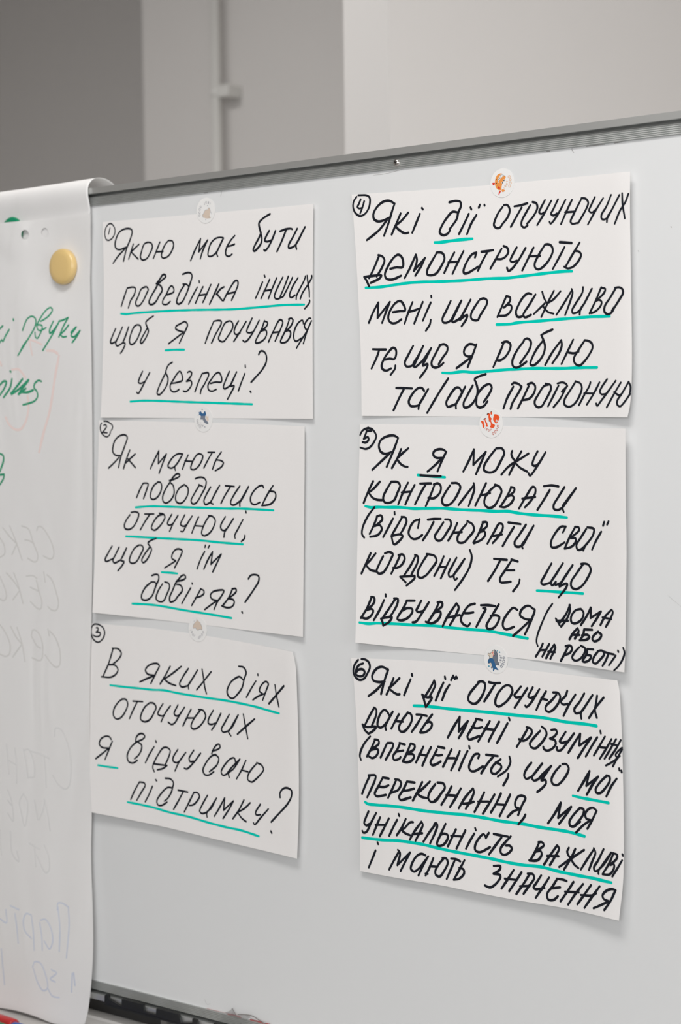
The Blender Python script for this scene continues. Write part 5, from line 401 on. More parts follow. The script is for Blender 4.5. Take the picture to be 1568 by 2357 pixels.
PAD_INK = [
 ('green','2.26:-1613.2,115.4 -1608.4,118.3;2.26:-1597.9,113.7 -1604.4,106.8 -1609.3,100.7 -1610.7,102.9 -1614.0,99.9'),
 ('green','2.24:-1590.4,125.3 -1590.2,123.7'),
 ('green','1.95:-1575.8,111.8 -1572.6,117.8 -1567.1,124.7 -1559.6,126.9 -1554.5,124.1 -1553.8,119.0 -1557.0,113.0 -1568.0,101.2 -1584.8,84.3'),
 ('green','1.96:-1584.0,84.8 -1574.3,96.3 -1566.4,102.2'),
 ('green','1.94:-1555.6,108.9 -1555.0,103.7 -1552.1,102.1 -1548.2,105.5 -1543.5,114.5 -1545.7,116.6 -1552.4,116.9;1.93:-1552.4,116.9 -1547.9,122.8 -1537.8,132.5 -1530.8,135.2 -1527.8,132.5 -1531.9,127.2 -1540.6,122.5 -1546.4,120.7;1.94:-1552.4,115.9 -1551.0,111.7 -1546.6,110.5 -1537.6,113.2'),
 ('green','2.20:-1525.9,119.8 -1531.7,110.9 -1531.7,106.9 -1525.7,109.7 -1517.0,118.4;2.20:-1517.0,118.4 -1528.8,103.7 -1543.6,88.5'),
 ('green','2.19:-1517.0,119.4 -1509.7,120.6 -1502.4,122.7;2.19:-1502.4,122.7 -1509.5,114.0 -1516.9,102.2;2.19:-1501.4,114.6 -1508.0,108.9 -1514.6,105.1;2.19:-1514.6,105.1 -1511.0,102.0 -1505.0,102.2;2.18:-1497.6,106.4 -1488.8,112.1 -1497.6,102.9 -1493.2,101.2 -1482.9,107.8;2.18:-1482.9,107.8 -1488.8,101.1 -1495.6,95.3'),
 ('green','2.55:-1616.6,52.0 -1610.2,56.0 -1605.6,55.4 -1609.0,48.7 -1617.2,40.6'),
 ('green','2.54:-1596.2,58.3 -1597.2,54.7 -1599.8,48.5 -1611.2,37.8;2.54:-1598.5,67.1 -1597.6,66.3'),
 ('green','2.81:-1578.6,57.8 -1589.0,49.3 -1598.6,42.2;2.81:-1597.9,41.2 -1586.1,46.1 -1568.8,56.5;2.80:-1568.8,56.0 -1578.4,48.0 -1586.4,40.9;2.81:-1585.6,40.9 -1573.9,46.9;2.80:-1580.2,42.9 -1571.1,42.7 -1561.8,45.0'),
 ('green','2.23:-1547.7,54.2 -1552.1,55.6 -1559.2,51.7 -1560.2,47.6 -1555.8,43.4 -1554.6,38.2 -1559.4,33.2 -1570.2,30.3 -1579.4,28.9'),
 ('green','2.56:-1620.9,-25.8 -1615.6,-27.9 -1615.0,-32.6 -1622.0,-46.3;2.57:-1615.1,-49.4 -1622.2,-50.0;2.57:-1615.1,-49.4 -1616.1,-53.6 -1622.7,-61.0'),
 ('pink','2.22:-1566.5,101.6 -1553.0,98.0 -1545.6,95.1;2.23:-1565.0,100.0 -1561.3,84.0'),
 ('pink','3.31:-1536.8,88.2 -1526.3,87.3 -1519.7,84.1;3.33:-1517.6,81.5 -1524.6,59.9 -1535.7,21.5 -1547.7,-3.9 -1555.6,-23.9'),
 ('pink','2.83:-1615.2,78.0 -1613.1,73.8;2.81:-1595.6,68.6 -1584.9,68.8 -1579.0,64.5 -1574.0,59.2;2.82:-1571.3,38.6 -1570.3,28.3 -1575.0,11.8 -1583.9,2.1 -1593.2,1.2 -1603.6,7.0 -1609.3,15.4'),
 ('grey','1.72:-1625.5,-122.1 -1618.7,-130.3 -1618.3,-139.8 -1626.3,-144.3;1.71:-1608.5,-108.0 -1599.1,-124.5 -1589.0,-146.1;1.71:-1620.3,-110.3 -1608.2,-120.5 -1597.6,-127.6;1.71:-1596.9,-127.6 -1605.8,-140.4'),
 ('grey','1.69:-1588.4,-107.5 -1577.0,-110.9 -1570.0,-125.7 -1562.8,-140.0 -1564.5,-146.3 -1569.1,-147.5 -1579.7,-143.7;1.70:-1583.6,-123.0 -1574.5,-124.3 -1568.5,-127.3'),
 ('grey','1.68:-1563.4,-112.1 -1561.7,-107.9 -1555.6,-107.8 -1545.3,-116.8 -1538.0,-127.9 -1536.0,-137.1 -1538.5,-142.3 -1544.6,-143.0 -1553.7,-140.3'),
 ('grey','1.73:-1627.1,-166.5 -1619.5,-178.8 -1616.7,-189.2 -1621.5,-193.7 -1627.8,-191.9;1.71:-1615.9,-161.8 -1603.7,-170.8 -1593.9,-180.8;1.71:-1603.4,-161.3 -1596.1,-175.7 -1588.8,-195.2;1.71:-1593.9,-180.8 -1605.8,-191.9'),
 ('grey','1.70:-1582.6,-164.2 -1571.1,-163.2 -1565.1,-166.0;1.70:-1565.9,-168.2 -1562.4,-179.4 -1557.4,-192.7 -1559.8,-200.0 -1564.4,-199.8 -1576.4,-192.6;1.70:-1576.1,-176.4 -1563.2,-180.0'),
 ('grey','1.69:-1553.5,-158.3 -1551.5,-169.6;1.68:-1548.2,-161.2 -1540.7,-166.1 -1533.4,-180.1 -1529.9,-193.3 -1533.9,-200.2 -1541.5,-200.1 -1547.6,-196.8'),
 ('grey','1.73:-1628.5,-221.6 -1619.1,-230.5 -1611.5,-243.8 -1613.2,-254.4 -1619.6,-257.5 -1629.1,-255.5;1.72:-1610.3,-222.6 -1600.4,-234.7 -1592.0,-241.5;1.72:-1599.4,-223.1 -1591.2,-241.4 -1586.8,-261.0;1.72:-1591.2,-241.4 -1607.0,-257.2'),
 ('grey','1.70:-1575.6,-231.1 -1573.2,-224.7 -1566.4,-225.3 -1558.9,-234.2 -1556.7,-246.5 -1559.2,-257.1 -1563.7,-258.4 -1574.4,-256.0;1.70:-1574.9,-232.1 -1566.6,-242.0 -1560.5,-244.2'),
 ('grey','1.69:-1548.0,-222.2 -1545.9,-229.3;1.69:-1545.0,-224.1 -1536.0,-230.7 -1529.3,-242.6 -1527.9,-254.9 -1530.3,-262.3 -1536.4,-263.7 -1544.0,-259.1 -1553.0,-251.5'),
 ('lgrey','1.69:-1538.0,-341.6 -1536.8,-332.7 -1528.3,-332.6 -1518.8,-344.1 -1512.6,-360.9 -1511.7,-381.1 -1515.0,-394.6 -1521.4,-398.9 -1532.0,-395.0 -1541.4,-385.8'),
 ('lgrey','1.71:-1576.8,-362.2 -1561.7,-363.7 -1546.7,-367.3;1.71:-1555.2,-366.7 -1553.2,-382.7 -1552.2,-400.2'),
 ('lgrey','1.73:-1589.9,-361.3 -1585.6,-375.7 -1582.4,-393.2;1.72:-1588.8,-362.0 -1581.1,-360.5 -1574.7,-368.7 -1571.5,-381.6 -1572.6,-390.6 -1581.3,-392.3'),
 ('lgrey','1.74:-1618.8,-358.2 -1616.7,-374.5 -1614.6,-392.2;1.73:-1604.3,-361.3 -1602.2,-377.4 -1601.7,-401.3;1.74:-1616.7,-376.0 -1602.2,-380.4'),
 ('lgrey','1.71:-1555.5,-413.8 -1550.3,-429.4 -1546.2,-448.7;1.72:-1554.5,-415.1 -1557.8,-427.3 -1564.3,-438.4;1.72:-1571.7,-417.1 -1566.5,-438.7'),
 ('lgrey','1.73:-1590.3,-411.9 -1583.7,-420.0 -1585.0,-439.5 -1588.4,-448.8 -1593.8,-434.6 -1597.0,-421.6 -1590.3,-411.9;1.75:-1617.0,-410.5 -1610.4,-423.2 -1608.3,-445.4 -1617.3,-437.5;1.75:-1617.1,-422.5 -1610.4,-427.7'),
 ('lgrey','1.73:-1580.8,-467.2 -1564.5,-471.7;1.73:-1572.0,-472.0 -1569.7,-492.3;1.72:-1555.9,-466.1 -1548.3,-479.1 -1548.2,-493.8 -1553.5,-496.7 -1568.7,-478.9;1.76:-1631.2,-458.8 -1628.7,-487.1;1.75:-1613.0,-458.0 -1609.5,-482.9 -1598.2,-490.3 -1601.7,-478.9'),
 ('blue','1.71:-1534.3,-535.7 -1533.3,-528.3 -1525.9,-527.2 -1516.5,-530.1;1.71:-1516.5,-530.1 -1515.4,-550.4 -1519.6,-587.5;1.72:-1533.3,-532.7 -1530.1,-555.6 -1531.1,-582.1'),
 ('blue','1.73:-1562.9,-554.8 -1559.6,-569.1 -1558.5,-585.2;1.73:-1561.8,-551.7 -1553.2,-549.6 -1544.7,-557.9 -1541.6,-572.1 -1546.8,-581.8 -1555.3,-574.3'),
 ('blue','1.74:-1577.0,-548.2 -1585.8,-548.0 -1590.2,-556.2 -1587.9,-567.7 -1576.9,-574.9;1.74:-1577.0,-548.2 -1573.7,-565.4 -1572.1,-587.4'),
 ('blue','1.75:-1612.5,-543.2 -1598.0,-545.5;1.76:-1604.7,-551.0 -1601.3,-566.9 -1599.0,-583.8;1.77:-1630.7,-561.1 -1619.3,-563.8 -1620.5,-549.0'),
 ('blue','1.77:-1628.5,-595.5 -1626.2,-613.2 -1622.9,-636.0'),
 ('blue','1.74:-1574.8,-607.2 -1571.5,-600.7 -1561.8,-600.5 -1553.2,-612.3 -1550.0,-626.5 -1557.5,-630.8 -1566.1,-623.5 -1573.7,-608.5;1.73:-1550.0,-626.5 -1542.7,-634.1 -1531.2,-634.2'),
 ('blue','1.73:-1543.7,-604.8 -1535.3,-607.0 -1540.5,-611.6 -1545.8,-615.5 -1537.4,-617.7'),
 ('blue','2.28:-1508.2,-602.4 -1506.1,-615.8;2.28:-1510.3,-603.5 -1511.4,-624.1'),
]
STICKERS = {
 4: dict(at=(-935.4,217.1), art=[
   ('f','fish','orange',0.00,'-0.31,8.65 -2.71,8.64 -5.12,7.72 -6.82,5.79 -7.81,3.20 -7.97,0.24 -7.52,-2.39 -6.21,-4.39 -4.31,-5.86 -2.39,-6.43 -1.14,-5.94 -0.93,-3.98 -0.43,-1.84 0.31,-0.33 1.28,1.17 2.49,2.84 3.10,3.97 3.76,5.00 3.00,5.76 1.58,7.08'),
   ('f','fish','white',0.00,'-0.31,8.49 1.59,7.28 3.36,5.63 2.41,5.82 0.61,5.59 -1.07,4.66 -2.41,3.49 -3.38,2.00 -3.81,0.45 -4.66,1.52 -4.64,3.31 -3.71,5.20 -2.13,7.14'),
   ('f','fish','black',0.00,'-0.80,8.00 0.51,6.99 -0.33,6.97;-1.89,7.11 -1.05,6.54 -1.77,6.41;1.35,7.11 3.00,5.56 1.93,5.76;-2.24,7.25 -0.94,6.33 -1.65,6.40;-3.22,6.05 -2.38,5.38 -3.22,5.36;-2.26,5.96 -0.59,5.11 -1.31,4.88;-0.57,6.69 0.85,5.77 0.25,5.62;-4.32,4.17 -3.48,3.50 -4.33,3.48;-3.23,4.96 -2.04,4.06 -2.76,3.83;-4.65,2.51 -3.75,1.64 -4.47,1.60;-3.85,3.23 -3.02,2.36 -3.62,2.22'),
   ('f','fish','white',0.00,'1.78,3.10 2.73,2.42 2.72,1.53 1.88,1.21 0.93,1.70 0.82,2.60;0.32,1.26 1.15,0.59 1.14,-0.40 0.18,-0.71 -0.53,-0.15 -0.64,0.85'),
   ('f','fish','black',0.00,'1.78,2.71 2.49,2.15 2.24,1.58 1.52,1.64 1.17,2.17;0.32,0.76 0.91,0.21 0.67,-0.36 -0.05,-0.29 -0.28,0.32;-6.84,4.01 -6.12,3.94 -6.01,3.43 -6.61,3.33;-6.64,0.91 -5.92,0.64 -5.88,-0.15 -6.53,-0.09;-5.46,-1.58 -5.03,-1.82 -5.23,-2.20'),
   ('f','fish','red',0.00,'-10.73,1.09 -8.08,0.84 -8.10,-0.35 -9.19,-1.34 -10.63,-0.31;-4.75,-2.64 -3.32,-3.17 -2.26,-4.65 -3.34,-4.85 -4.89,-4.22;-1.44,-6.81 -1.93,-8.06 -2.91,-9.36 -4.00,-10.45 -3.85,-8.28 -2.64,-7.00'),
   ('f','fish','orange',0.00,'-0.95,-6.16 0.49,-5.69 2.75,-6.89 1.66,-7.78 0.10,-8.14'),
   ('t','lettering','peach',2.38,'G,7.52,4.94,80;O,8.56,2.08,90;O,8.65,-0.80,95;D,7.79,-3.48,110'),
   ('t','lettering','peach',1.68,'J,5.10,1.11,75;O,4.84,-1.34,100;B,3.27,-3.07,115;!,1.82,-4.62,120'),
  ]),
 5: dict(at=(-950.0,0.9), art=[
   ('f','fish','orange',0.00,'-11.08,2.55 -9.00,2.53 -8.04,1.30 -8.05,0.09 -7.21,-1.54 -7.60,-3.35 -8.46,-4.05 -9.55,-2.93 -9.78,-0.90 -10.73,0.93'),
   ('f','fish','orange',0.00,'-7.26,4.53 -5.43,5.11 -6.17,3.71 -5.58,2.08 -4.26,0.45 -4.03,-1.37 -3.43,-2.08 -3.93,-2.88 -5.15,-2.87 -6.00,-2.16 -5.62,-1.15 -6.57,1.29'),
   ('f','fish','orange',0.00,'-0.27,8.17 1.06,8.01 1.04,9.86 0.24,10.88 -0.62,9.99;-4.29,8.33 -3.06,9.22 -1.36,8.79 -0.52,7.97 -0.89,7.07 -0.18,5.25 1.14,4.12 0.04,3.23 0.38,1.21 1.70,-0.22 4.11,-1.46 3.36,-3.46 1.65,-4.25 -0.29,-3.83 -1.25,-3.11 -0.51,-2.01 -0.72,1.22 -2.40,2.85 -2.63,4.47 -3.09,6.29 -2.60,7.30 -3.81,7.31'),
   ('f','fish','orange',0.00,'3.49,8.32 6.16,8.18 8.08,7.15 9.39,5.42 8.53,3.52 7.54,1.73 6.31,0.13 5.10,0.04 3.66,1.37 2.23,3.60 2.74,6.01'),
   ('f','fish','black',0.00,'-4.30,7.52 -4.53,8.53 -3.06,9.62 -1.60,9.10 -3.06,8.92 -3.80,8.32;-0.62,10.09 0.12,11.05 0.97,10.67 0.24,10.44;-3.12,3.87 -2.65,2.65 -1.32,1.63 -2.05,1.64 -2.89,2.66;-8.38,3.63 -7.26,4.73 -5.30,5.11 -6.78,4.32 -7.53,3.12'),
   ('f','fish','white',0.00,'5.86,3.36 6.94,2.74 6.93,1.73 5.84,1.24 4.88,1.76 4.89,2.76'),
   ('f','fish','black',0.00,'5.86,2.85 6.38,2.34 6.09,1.74 5.41,1.85 5.32,2.46'),
   ('t','lettering','rust',2.22,'G,7.61,-2.70,140;O,6.37,-5.51,155;O,4.53,-7.70,165;D,2.09,-9.09,185'),
   ('t','lettering','rust',1.72,'J,-0.19,-5.75,190;O,-2.51,-6.23,190;B,-4.81,-5.20,210;!,-6.39,-4.07,215'),
  ]),
 6: dict(at=(-947.2,-215.0), art=[
   ('f','fish','shark',0.00,'-1.61,8.96 0.09,8.26 1.53,6.12 2.35,3.12 2.32,0.06 1.69,-1.62 2.90,-2.35 3.49,-4.14 3.11,-4.98 0.92,-4.62 -0.06,-5.41 -0.32,-6.65 1.14,-7.57 2.82,-9.48 1.11,-9.50 -1.08,-9.05 -2.07,-10.04 -3.18,-11.14 -3.40,-9.32 -3.26,-7.88 -4.49,-8.58 -5.47,-8.24 -5.45,-6.61 -6.66,-4.65 -6.64,-3.63 -8.36,-3.75 -8.84,-2.55 -8.08,-0.46 -6.35,0.69 -7.08,1.25 -6.81,2.90 -5.56,5.64 -3.33,7.83'),
   ('f','fish','sharkblue',0.00,'-8.36,-3.75 -8.79,-2.35 -7.96,-0.45 -6.10,0.70 -4.39,0.82 -2.93,0.31 -1.49,-2.24 -0.54,-4.63 -0.19,-6.44 1.14,-7.57 2.82,-9.48 1.11,-9.50 -1.08,-9.05 -2.07,-10.04 -3.18,-11.14 -3.40,-9.32 -3.26,-7.68 -4.47,-6.13 -5.17,-3.52 -5.41,-3.13 -6.64,-3.22'),
   ('f','fish','cream',0.00,'-7.08,1.25 -6.69,2.71 -5.56,5.44 -3.33,7.63 -1.73,8.75 -1.76,6.51 -2.15,4.44 -3.14,3.35 -3.65,1.48 -5.36,1.16;-6.64,-3.63 -5.42,-3.34 -4.82,-5.13 -4.23,-7.13 -5.21,-6.59'),
   ('f','fish','cream',0.00,'-8.76,4.20 -8.51,5.14 -6.42,5.18 -7.19,2.47'),
   ('s','fish','ink',0.32,'-1.61,9.01 -3.33,7.83 -5.56,5.64 -6.81,2.90 -7.21,0.83;-6.30,5.08 -7.77,5.39 -8.88,4.60 -8.28,3.42 -7.19,2.47;-1.61,9.01 0.09,8.26 1.53,6.12 2.35,3.12 2.32,0.06 1.69,-1.62 2.90,-2.35 3.49,-4.14 3.11,-4.98 0.92,-4.62 -0.06,-5.41;-6.35,0.79 -8.08,-0.46 -8.84,-2.55 -8.36,-3.75 -6.40,-3.51'),
   ('f','fish','salmon',0.00,'-2.48,7.28 -2.87,5.41 -4.10,5.13 -4.33,5.93'),
   ('f','fish','pink',0.00,'-2.64,4.41 -2.03,4.04 -2.65,3.39 -3.25,3.86'),
   ('f','fish','ink',0.00,'-1.89,5.48 -0.67,5.56 -0.44,4.56 -1.30,3.89 -2.15,4.44;0.77,3.82 0.89,3.22 0.15,2.97'),
   ('f','fish','white',0.00,'-1.41,5.21 -0.80,5.14 -0.93,4.52 -1.54,4.59'),
   ('f','bubbles','aqua',0.00,'1.80,8.58 2.41,8.11 1.79,7.35 1.19,8.03;4.23,7.82 5.07,7.17 4.21,6.29 3.37,7.05;-7.65,-5.74 -6.80,-6.50 -7.67,-7.38 -8.44,-6.62'),
   ('t','lettering','slate',2.35,'G,8.90,2.14,75;O,8.74,-0.92,100;O,7.74,-3.63,115;D,6.02,-5.89,125'),
   ('t','lettering','slate',1.84,'J,5.16,4.22,70;O,5.87,2.13,100;B,5.35,-0.24,110;!,4.36,-1.84,120'),
  ]),
 1: dict(at=(-1299.5,222.7), art=[
   ('f','seal','tan',0.00,'4.24,2.41 5.43,1.13 6.19,-1.30 5.73,-3.82 5.27,-5.95 6.58,-7.83 3.60,-8.38 0.90,-8.16 -1.80,-7.55 -3.93,-6.00 -4.72,-4.75 -3.33,-3.28 -2.20,-1.40 0.01,0.39 2.72,0.56'),
   ('s','seal','greyblue',0.33,'6.42,-2.90 5.96,0.49 4.38,2.49 3.28,1.50;2.17,0.41 0.01,0.59 -1.91,-0.63 -3.32,-3.08 -4.71,-4.35 -4.46,-5.56 -3.15,-7.25'),
   ('s','seal','brown',0.22,'2.74,1.35 1.63,0.26;4.19,-6.26 5.22,-8.12 6.85,-7.66;2.52,-8.29 3.08,-7.35'),
   ('f','seal','greyblue',0.00,'2.41,5.12 2.95,4.68 2.52,3.93 2.00,4.57;-0.19,-8.27 0.34,-8.91 -0.23,-10.05 -0.61,-9.03'),
   ('t','lettering','dimgrey',2.17,'G,-8.93,-4.41,-85;O,-8.86,-1.44,-80;O,-8.51,1.70,-70;D,-6.96,4.33,-60'),
   ('t','lettering','dimgrey',2.17,'J,-1.88,6.87,-30;O,0.72,8.03,-15;B,3.96,7.55,15;!,6.35,6.17,30'),
   ('s','seal','greyblue',0.22,'7.52,-2.00 8.00,-4.60'),
  ]),
 2: dict(at=(-1307.8,9.1), art=[
   ('f','shark','sharkblue',0.00,'-8.36,4.00 -5.82,5.34 -6.40,7.41 -7.62,9.03 -5.78,7.40 -3.87,8.51 -2.03,7.11 -0.17,6.17 1.75,8.42 2.99,7.95 4.02,5.20 2.88,3.39 2.53,1.57 3.73,-0.73 7.08,-3.96 6.12,-4.87 3.64,-4.38 1.18,-2.98 -0.94,-0.22 -4.06,0.05 -3.38,2.56 -4.59,4.41'),
   ('f','shark','steel',0.00,'-3.36,3.47 2.57,3.39 2.82,0.65 7.08,-3.96 6.12,-4.87 3.64,-4.38 1.18,-2.98 -0.94,-0.22 -4.06,0.05'),
   ('f','shark','cream',0.00,'3.83,4.06 6.90,1.96 7.13,-1.46 5.59,-0.98 3.48,2.01'),
   ('s','shark','pinkish',0.22,'3.74,-0.28 5.27,-1.44 6.52,-1.22;6.59,1.97 7.87,3.77'),
   ('f','bubbles','greyblue',0.00,'-1.31,10.99 -0.24,10.28 -1.35,9.50 -2.27,10.32;2.02,-7.10 2.94,-7.80 1.99,-8.59 1.23,-7.78'),
   ('t','lettering','dimgrey',2.17,'G,-8.16,-1.04,60;O,-7.91,-3.57,65;O,-6.40,-6.10,50;D,-4.41,-8.18,40'),
   ('t','lettering','dimgrey',1.71,'J,-3.83,-3.38,60;O,-2.94,-5.68,50;B,-0.77,-6.62,40'),
  ]),
 3: dict(at=(-1320.7,-209.1), art=[
   ('f','seal','tan',0.00,'-0.11,9.03 2.08,8.23 4.55,5.59 6.36,2.46 6.31,-0.09 4.11,0.47 2.21,-0.10 0.30,-0.91 -1.58,-0.09 -3.45,1.19 -6.00,0.58 -6.26,3.12 -4.61,6.00 -2.03,8.00'),
   ('s','seal','greyblue',0.34,'-6.01,0.34 -6.60,2.17 -5.92,4.30 -4.28,6.48;-6.00,0.58 -3.45,1.19 -1.58,-0.09 0.29,-1.14 2.52,-0.08 4.42,0.26 5.67,-0.36 6.34,1.53 5.46,4.26 3.61,6.23'),
   ('s','seal','brown',0.23,'-1.97,10.55 -0.10,9.50 1.77,8.21;-2.65,8.43 -0.75,8.54'),
   ('f','seal','greyblue',0.00,'-4.86,9.00 -4.24,8.11 -5.21,7.59;3.65,7.62 4.26,6.73 3.62,6.35'),
   ('t','lettering','dimgrey',2.09,'G,7.82,-2.66,150;O,6.03,-5.32,160;O,3.46,-7.33,170;D,1.38,-8.73,185'),
   ('t','lettering','dimgrey',2.09,'J,-4.59,-7.01,-155;O,-6.95,-5.99,-150;B,-8.47,-3.29,-130;!,-9.86,-1.28,-120'),
  ]),
}
# ------------------------------------------------------------------ the room
def slab(name, a, b, m):
    bm = bmesh.new(); box(bm, a, b); return tag(link(name, bm, m), kind='structure')
H = 3.15
slab('floor', (-5.4, -4.1, -0.1), (3.5, 3.2, 0), M['floor'])
slab('ceiling', (-5.4, -4.1, H), (3.5, 3.2, H + 0.1), M['wall'])
slab('wall_back', (-3.565, 2.2, 0), (3.4, 2.35, H), M['wall'])          # pale wall behind the board
slab('wall_partition', (-1.914, 1.0, 0), (-1.822, 2.2, H), M['wall'])   # its end shows right of the pipe
slab('wall_recess', (-5.3, 2.9, 0), (-2.4, 3.05, H), M['wall'])         # darker wall set back, left of the corner
slab('wall_left', (-5.4, -4.0, 0), (-5.3, 3.2, H), M['wall'])
slab('wall_right', (3.4, -4.0, 0), (3.5, 3.2, H), M['wall'])
slab('wall_front', (-5.4, -4.1, 0), (3.5, -4.0, H), M['wall'])

pipe = empty('wall_pipe', (-3.262, 2.160, 0))
tag(pipe, 'thin white pipe running up the pale wall behind the whiteboard', 'pipe')
bm = bmesh.new(); lathe(bm, [(0, 0), (0.013, 0), (0.013, H), (0, H)], (-3.262, 2.160, 0), (0, 0, 1), (1, 0, 0), 24)
link('tube', bm, M['pipe'], pipe, True)
for zc in (0.75, 2.345):
    bm = bmesh.new(); box(bm, (-3.248, 2.146, zc - 0.016), (-3.208, 2.2, zc + 0.016), 0.006)
    lathe(bm, [(0.0135, -0.008), (0.016, -0.008), (0.016, 0.008), (0.0135, 0.008)], (-3.262, 2.160, zc), (0, 0, 1), (1, 0, 0), 24)
    link('pipe_clip', bm, M['pipe'], pipe)

# ------------------------------------------------------------------ the whiteboard on its stand
XL, XR = -2250, -450
wb = empty('whiteboard', P(-1350, -EYE * 1000, 0))
tag(wb, 'large white enamel whiteboard with ribbed aluminium frame carrying all the paper sheets', 'whiteboard')
bm = bmesh.new(); mmbox(bm, (XL, -617, -16), (XR, 249.5, 0)); link('panel', bm, M['enamel'], wb)

def rail(sign, y_in):
    """Front outline of the extrusion, from the panel outwards: six ribs, a groove, a plain lip."""
    pr = [(-18, y_in - sign * 1), (0.0, y_in - sign * 0.0), (1.2, y_in)]
    for i in range(6):
        y = y_in + sign * i * 1.6; z = 1.2 + i * 0.22
        pr += [(z - 0.3, y + sign * 0.12), (z + 0.65, y + sign * 0.42), (z + 0.8, y + sign * 0.75), (z + 0.65, y + sign * 1.15), (z - 0.3, y + sign * 1.45)]
    e = y_in + sign * 9.8
    pr += [(1.4, e), (-9.0, e + sign * 0.2), (-9.0, e + sign * 2.6), (6.2, e + sign * 2.4), (6.6, e + sign * 2.8), (6.6, e + sign * 8.9), (-18, e + sign * 8.9)]
    return pr
bm = bmesh.new(); extrude_profile(bm, rail(1, 241.0), XL, XR); link('frame_rail', bm, M['alu'], wb)
bm = bmesh.new(); extrude_profile(bm, rail(-1, -609.0), XL, XR); link('frame_rail', bm, M['alu'], wb)
for x in (XL - 12, XR):
    bm = bmesh.new(); mmbox(bm, (x, -628, -18), (x + 12, 260, 6), 0.0015); link('frame_rail', bm, M['alu'], wb)

bm = bmesh.new()                                                       # pan head screw with a cross slot
c = P(-1053, 246.8, 2.0)
lathe(bm, [(0.0036, 0), (0.0035, 0.0006), (0.0031, 0.0014), (0.0023, 0.0021), (0.0012, 0.0025), (0, 0.0026)], c, (0, -1, 0), (1, 0, 0), 32)
screw = link('screw', bm, M['steel'], wb, True)
bm = bmesh.new()
for a in (0.5, 0.5 + math.pi / 2):
    d, n = Vector((math.cos(a), 0, math.sin(a))), Vector((-math.sin(a), 0, math.cos(a)))
    q = [c + Vector((0, -0.00272, 0)) + d * s * 0.0017 + n * t * 0.0004 for s, t in ((-1, -1), (1, -1), (1, 1), (-1, 1))]
    lo = [bm.verts.new(p) for p in q]; hi = [bm.verts.new(p + Vector((0, 0.0006, 0))) for p in q]
    bm.faces.new(lo); bm.faces.new(hi[::-1])
    for i in range(4): bm.faces.new((lo[i], hi[i], hi[(i + 1) % 4], lo[(i + 1) % 4]))
sl = link('cross_slot', bm, M['slot']); sl.parent = screw

# black notched holder clipped over the lower rail
CLIP = pairs('-1461.6,-619.7 -1458.7,-617.5 -1455.6,-617.4 -1455.0,-621.9 -1452.3,-622.9 -1437.9,-626.6 -1435.5,-626.1 -1435.0,-618.5 '
             '-1402.2,-618.4 -1401.3,-626.0 -1383.2,-626.1 -1382.4,-618.9 -1349.7,-619.1 -1346.0,-627.5 -1329.8,-624.3 -1329.4,-619.5 '
             '-1323.4,-620.2 -1322.5,-626.0 -1300,-626.2 -1299,-618.6 -1266,-618.6 -1265,-629.0 -1322.6,-629.0 -1376.0,-628.7 -1414.2,-628.5 -1437.3,-628.4 -1458.0,-628.9 -1462.1,-627.2')
bm = bmesh.new()
lo = [bm.verts.new(P(x, y, 6.7)) for x, y in CLIP]; hi = [bm.verts.new(P(x, y, 9.6)) for x, y in CLIP]
bm.faces.new(lo); bm.faces.new(hi[::-1])
for i in range(len(CLIP)): bm.faces.new((lo[i], hi[i], hi[(i + 1) % len(CLIP)], lo[(i + 1) % len(CLIP)]))
mmbox(bm, (-1462, -630.2, -2), (-1265, -628.4, 9.9))
bmesh.ops.recalc_face_normals(bm, faces=bm.faces)
link('clip_strip', bm, M['blackp'], wb)

bm = bmesh.new(); mmbox(bm, (XL + 10, -668, -56), (XR - 10, -600, -52)); link('gap_shade_plate', bm, M['darkp'], wb)  # dark plate stands in for the shade in the gap under the rail
bm = bmesh.new()
mmbox(bm, (-1421.5, -668, -52), (-1412.5, -627, -36), 0.001)
link('bracket', bm, M['bracket'], wb)
SHELF = -667.0
bm = bmesh.new()
extrude_profile(bm, [(-56, SHELF), (-37, SHELF), (-33, SHELF + 1.6), (-29, SHELF), (118, SHELF), (119.5, SHELF + 9), (122, SHELF + 9), (122, SHELF - 4), (-56, SHELF - 4)], XL, XR)
link('pen_shelf', bm, M['whitep'], wb)
for x in (XL + 60, XR - 60):                                           # the stand that carries it, out of the frame
    bm = bmesh.new(); mmbox(bm, (x - 20, -1440, -100), (x + 20, 230, -58), 0.004); link('post', bm, M['darkp'], wb)
    bm = bmesh.new(); mmbox(bm, (x - 25, -1480, -370), (x + 25, -1440, 250), 0.006); link('foot', bm, M['darkp'], wb)

flat = lambda z: (lambda X, Y: z)
for p_, w_ in (('-862.2,240.6 -862.6,239.2 -861.2,238 -860.4,236.2', .45), ('-861.4,240.4 -861.8,239 -860.8,237', .3), ('-1082,238.0 -1071,237.9 -1061,238.6 -1047,240.4', .28),
               ('-888.5,240.6 -885.2,240.4', .9), ('-1277.6,240.4 -1278.2,238 -1278.9,235.4', .5), ('-1302,240.6 -1297,240.5', .8), ('-848,240.5 -838,240.6 -829,240.4', .6),
               ('-820,240.5 -812,240.7', .7), ('-765.6,165 -765.0,164.3', .8), ('-797,146.8 -796.4,146.1', .7), ('-770,-148 -752,-160 -735,-168', .15), ('-752,-158 -742,-176 -734,-196', .12), ('-1320,-600 -1317,-604.5 -1312,-603', .3)):
    bm = bmesh.new(); pen_line(bm, pairs(p_), w_ * .6, flat(0.25), 0.8)
    link('dust_hair', bm, M['dust'], wb)
bm = bmesh.new()
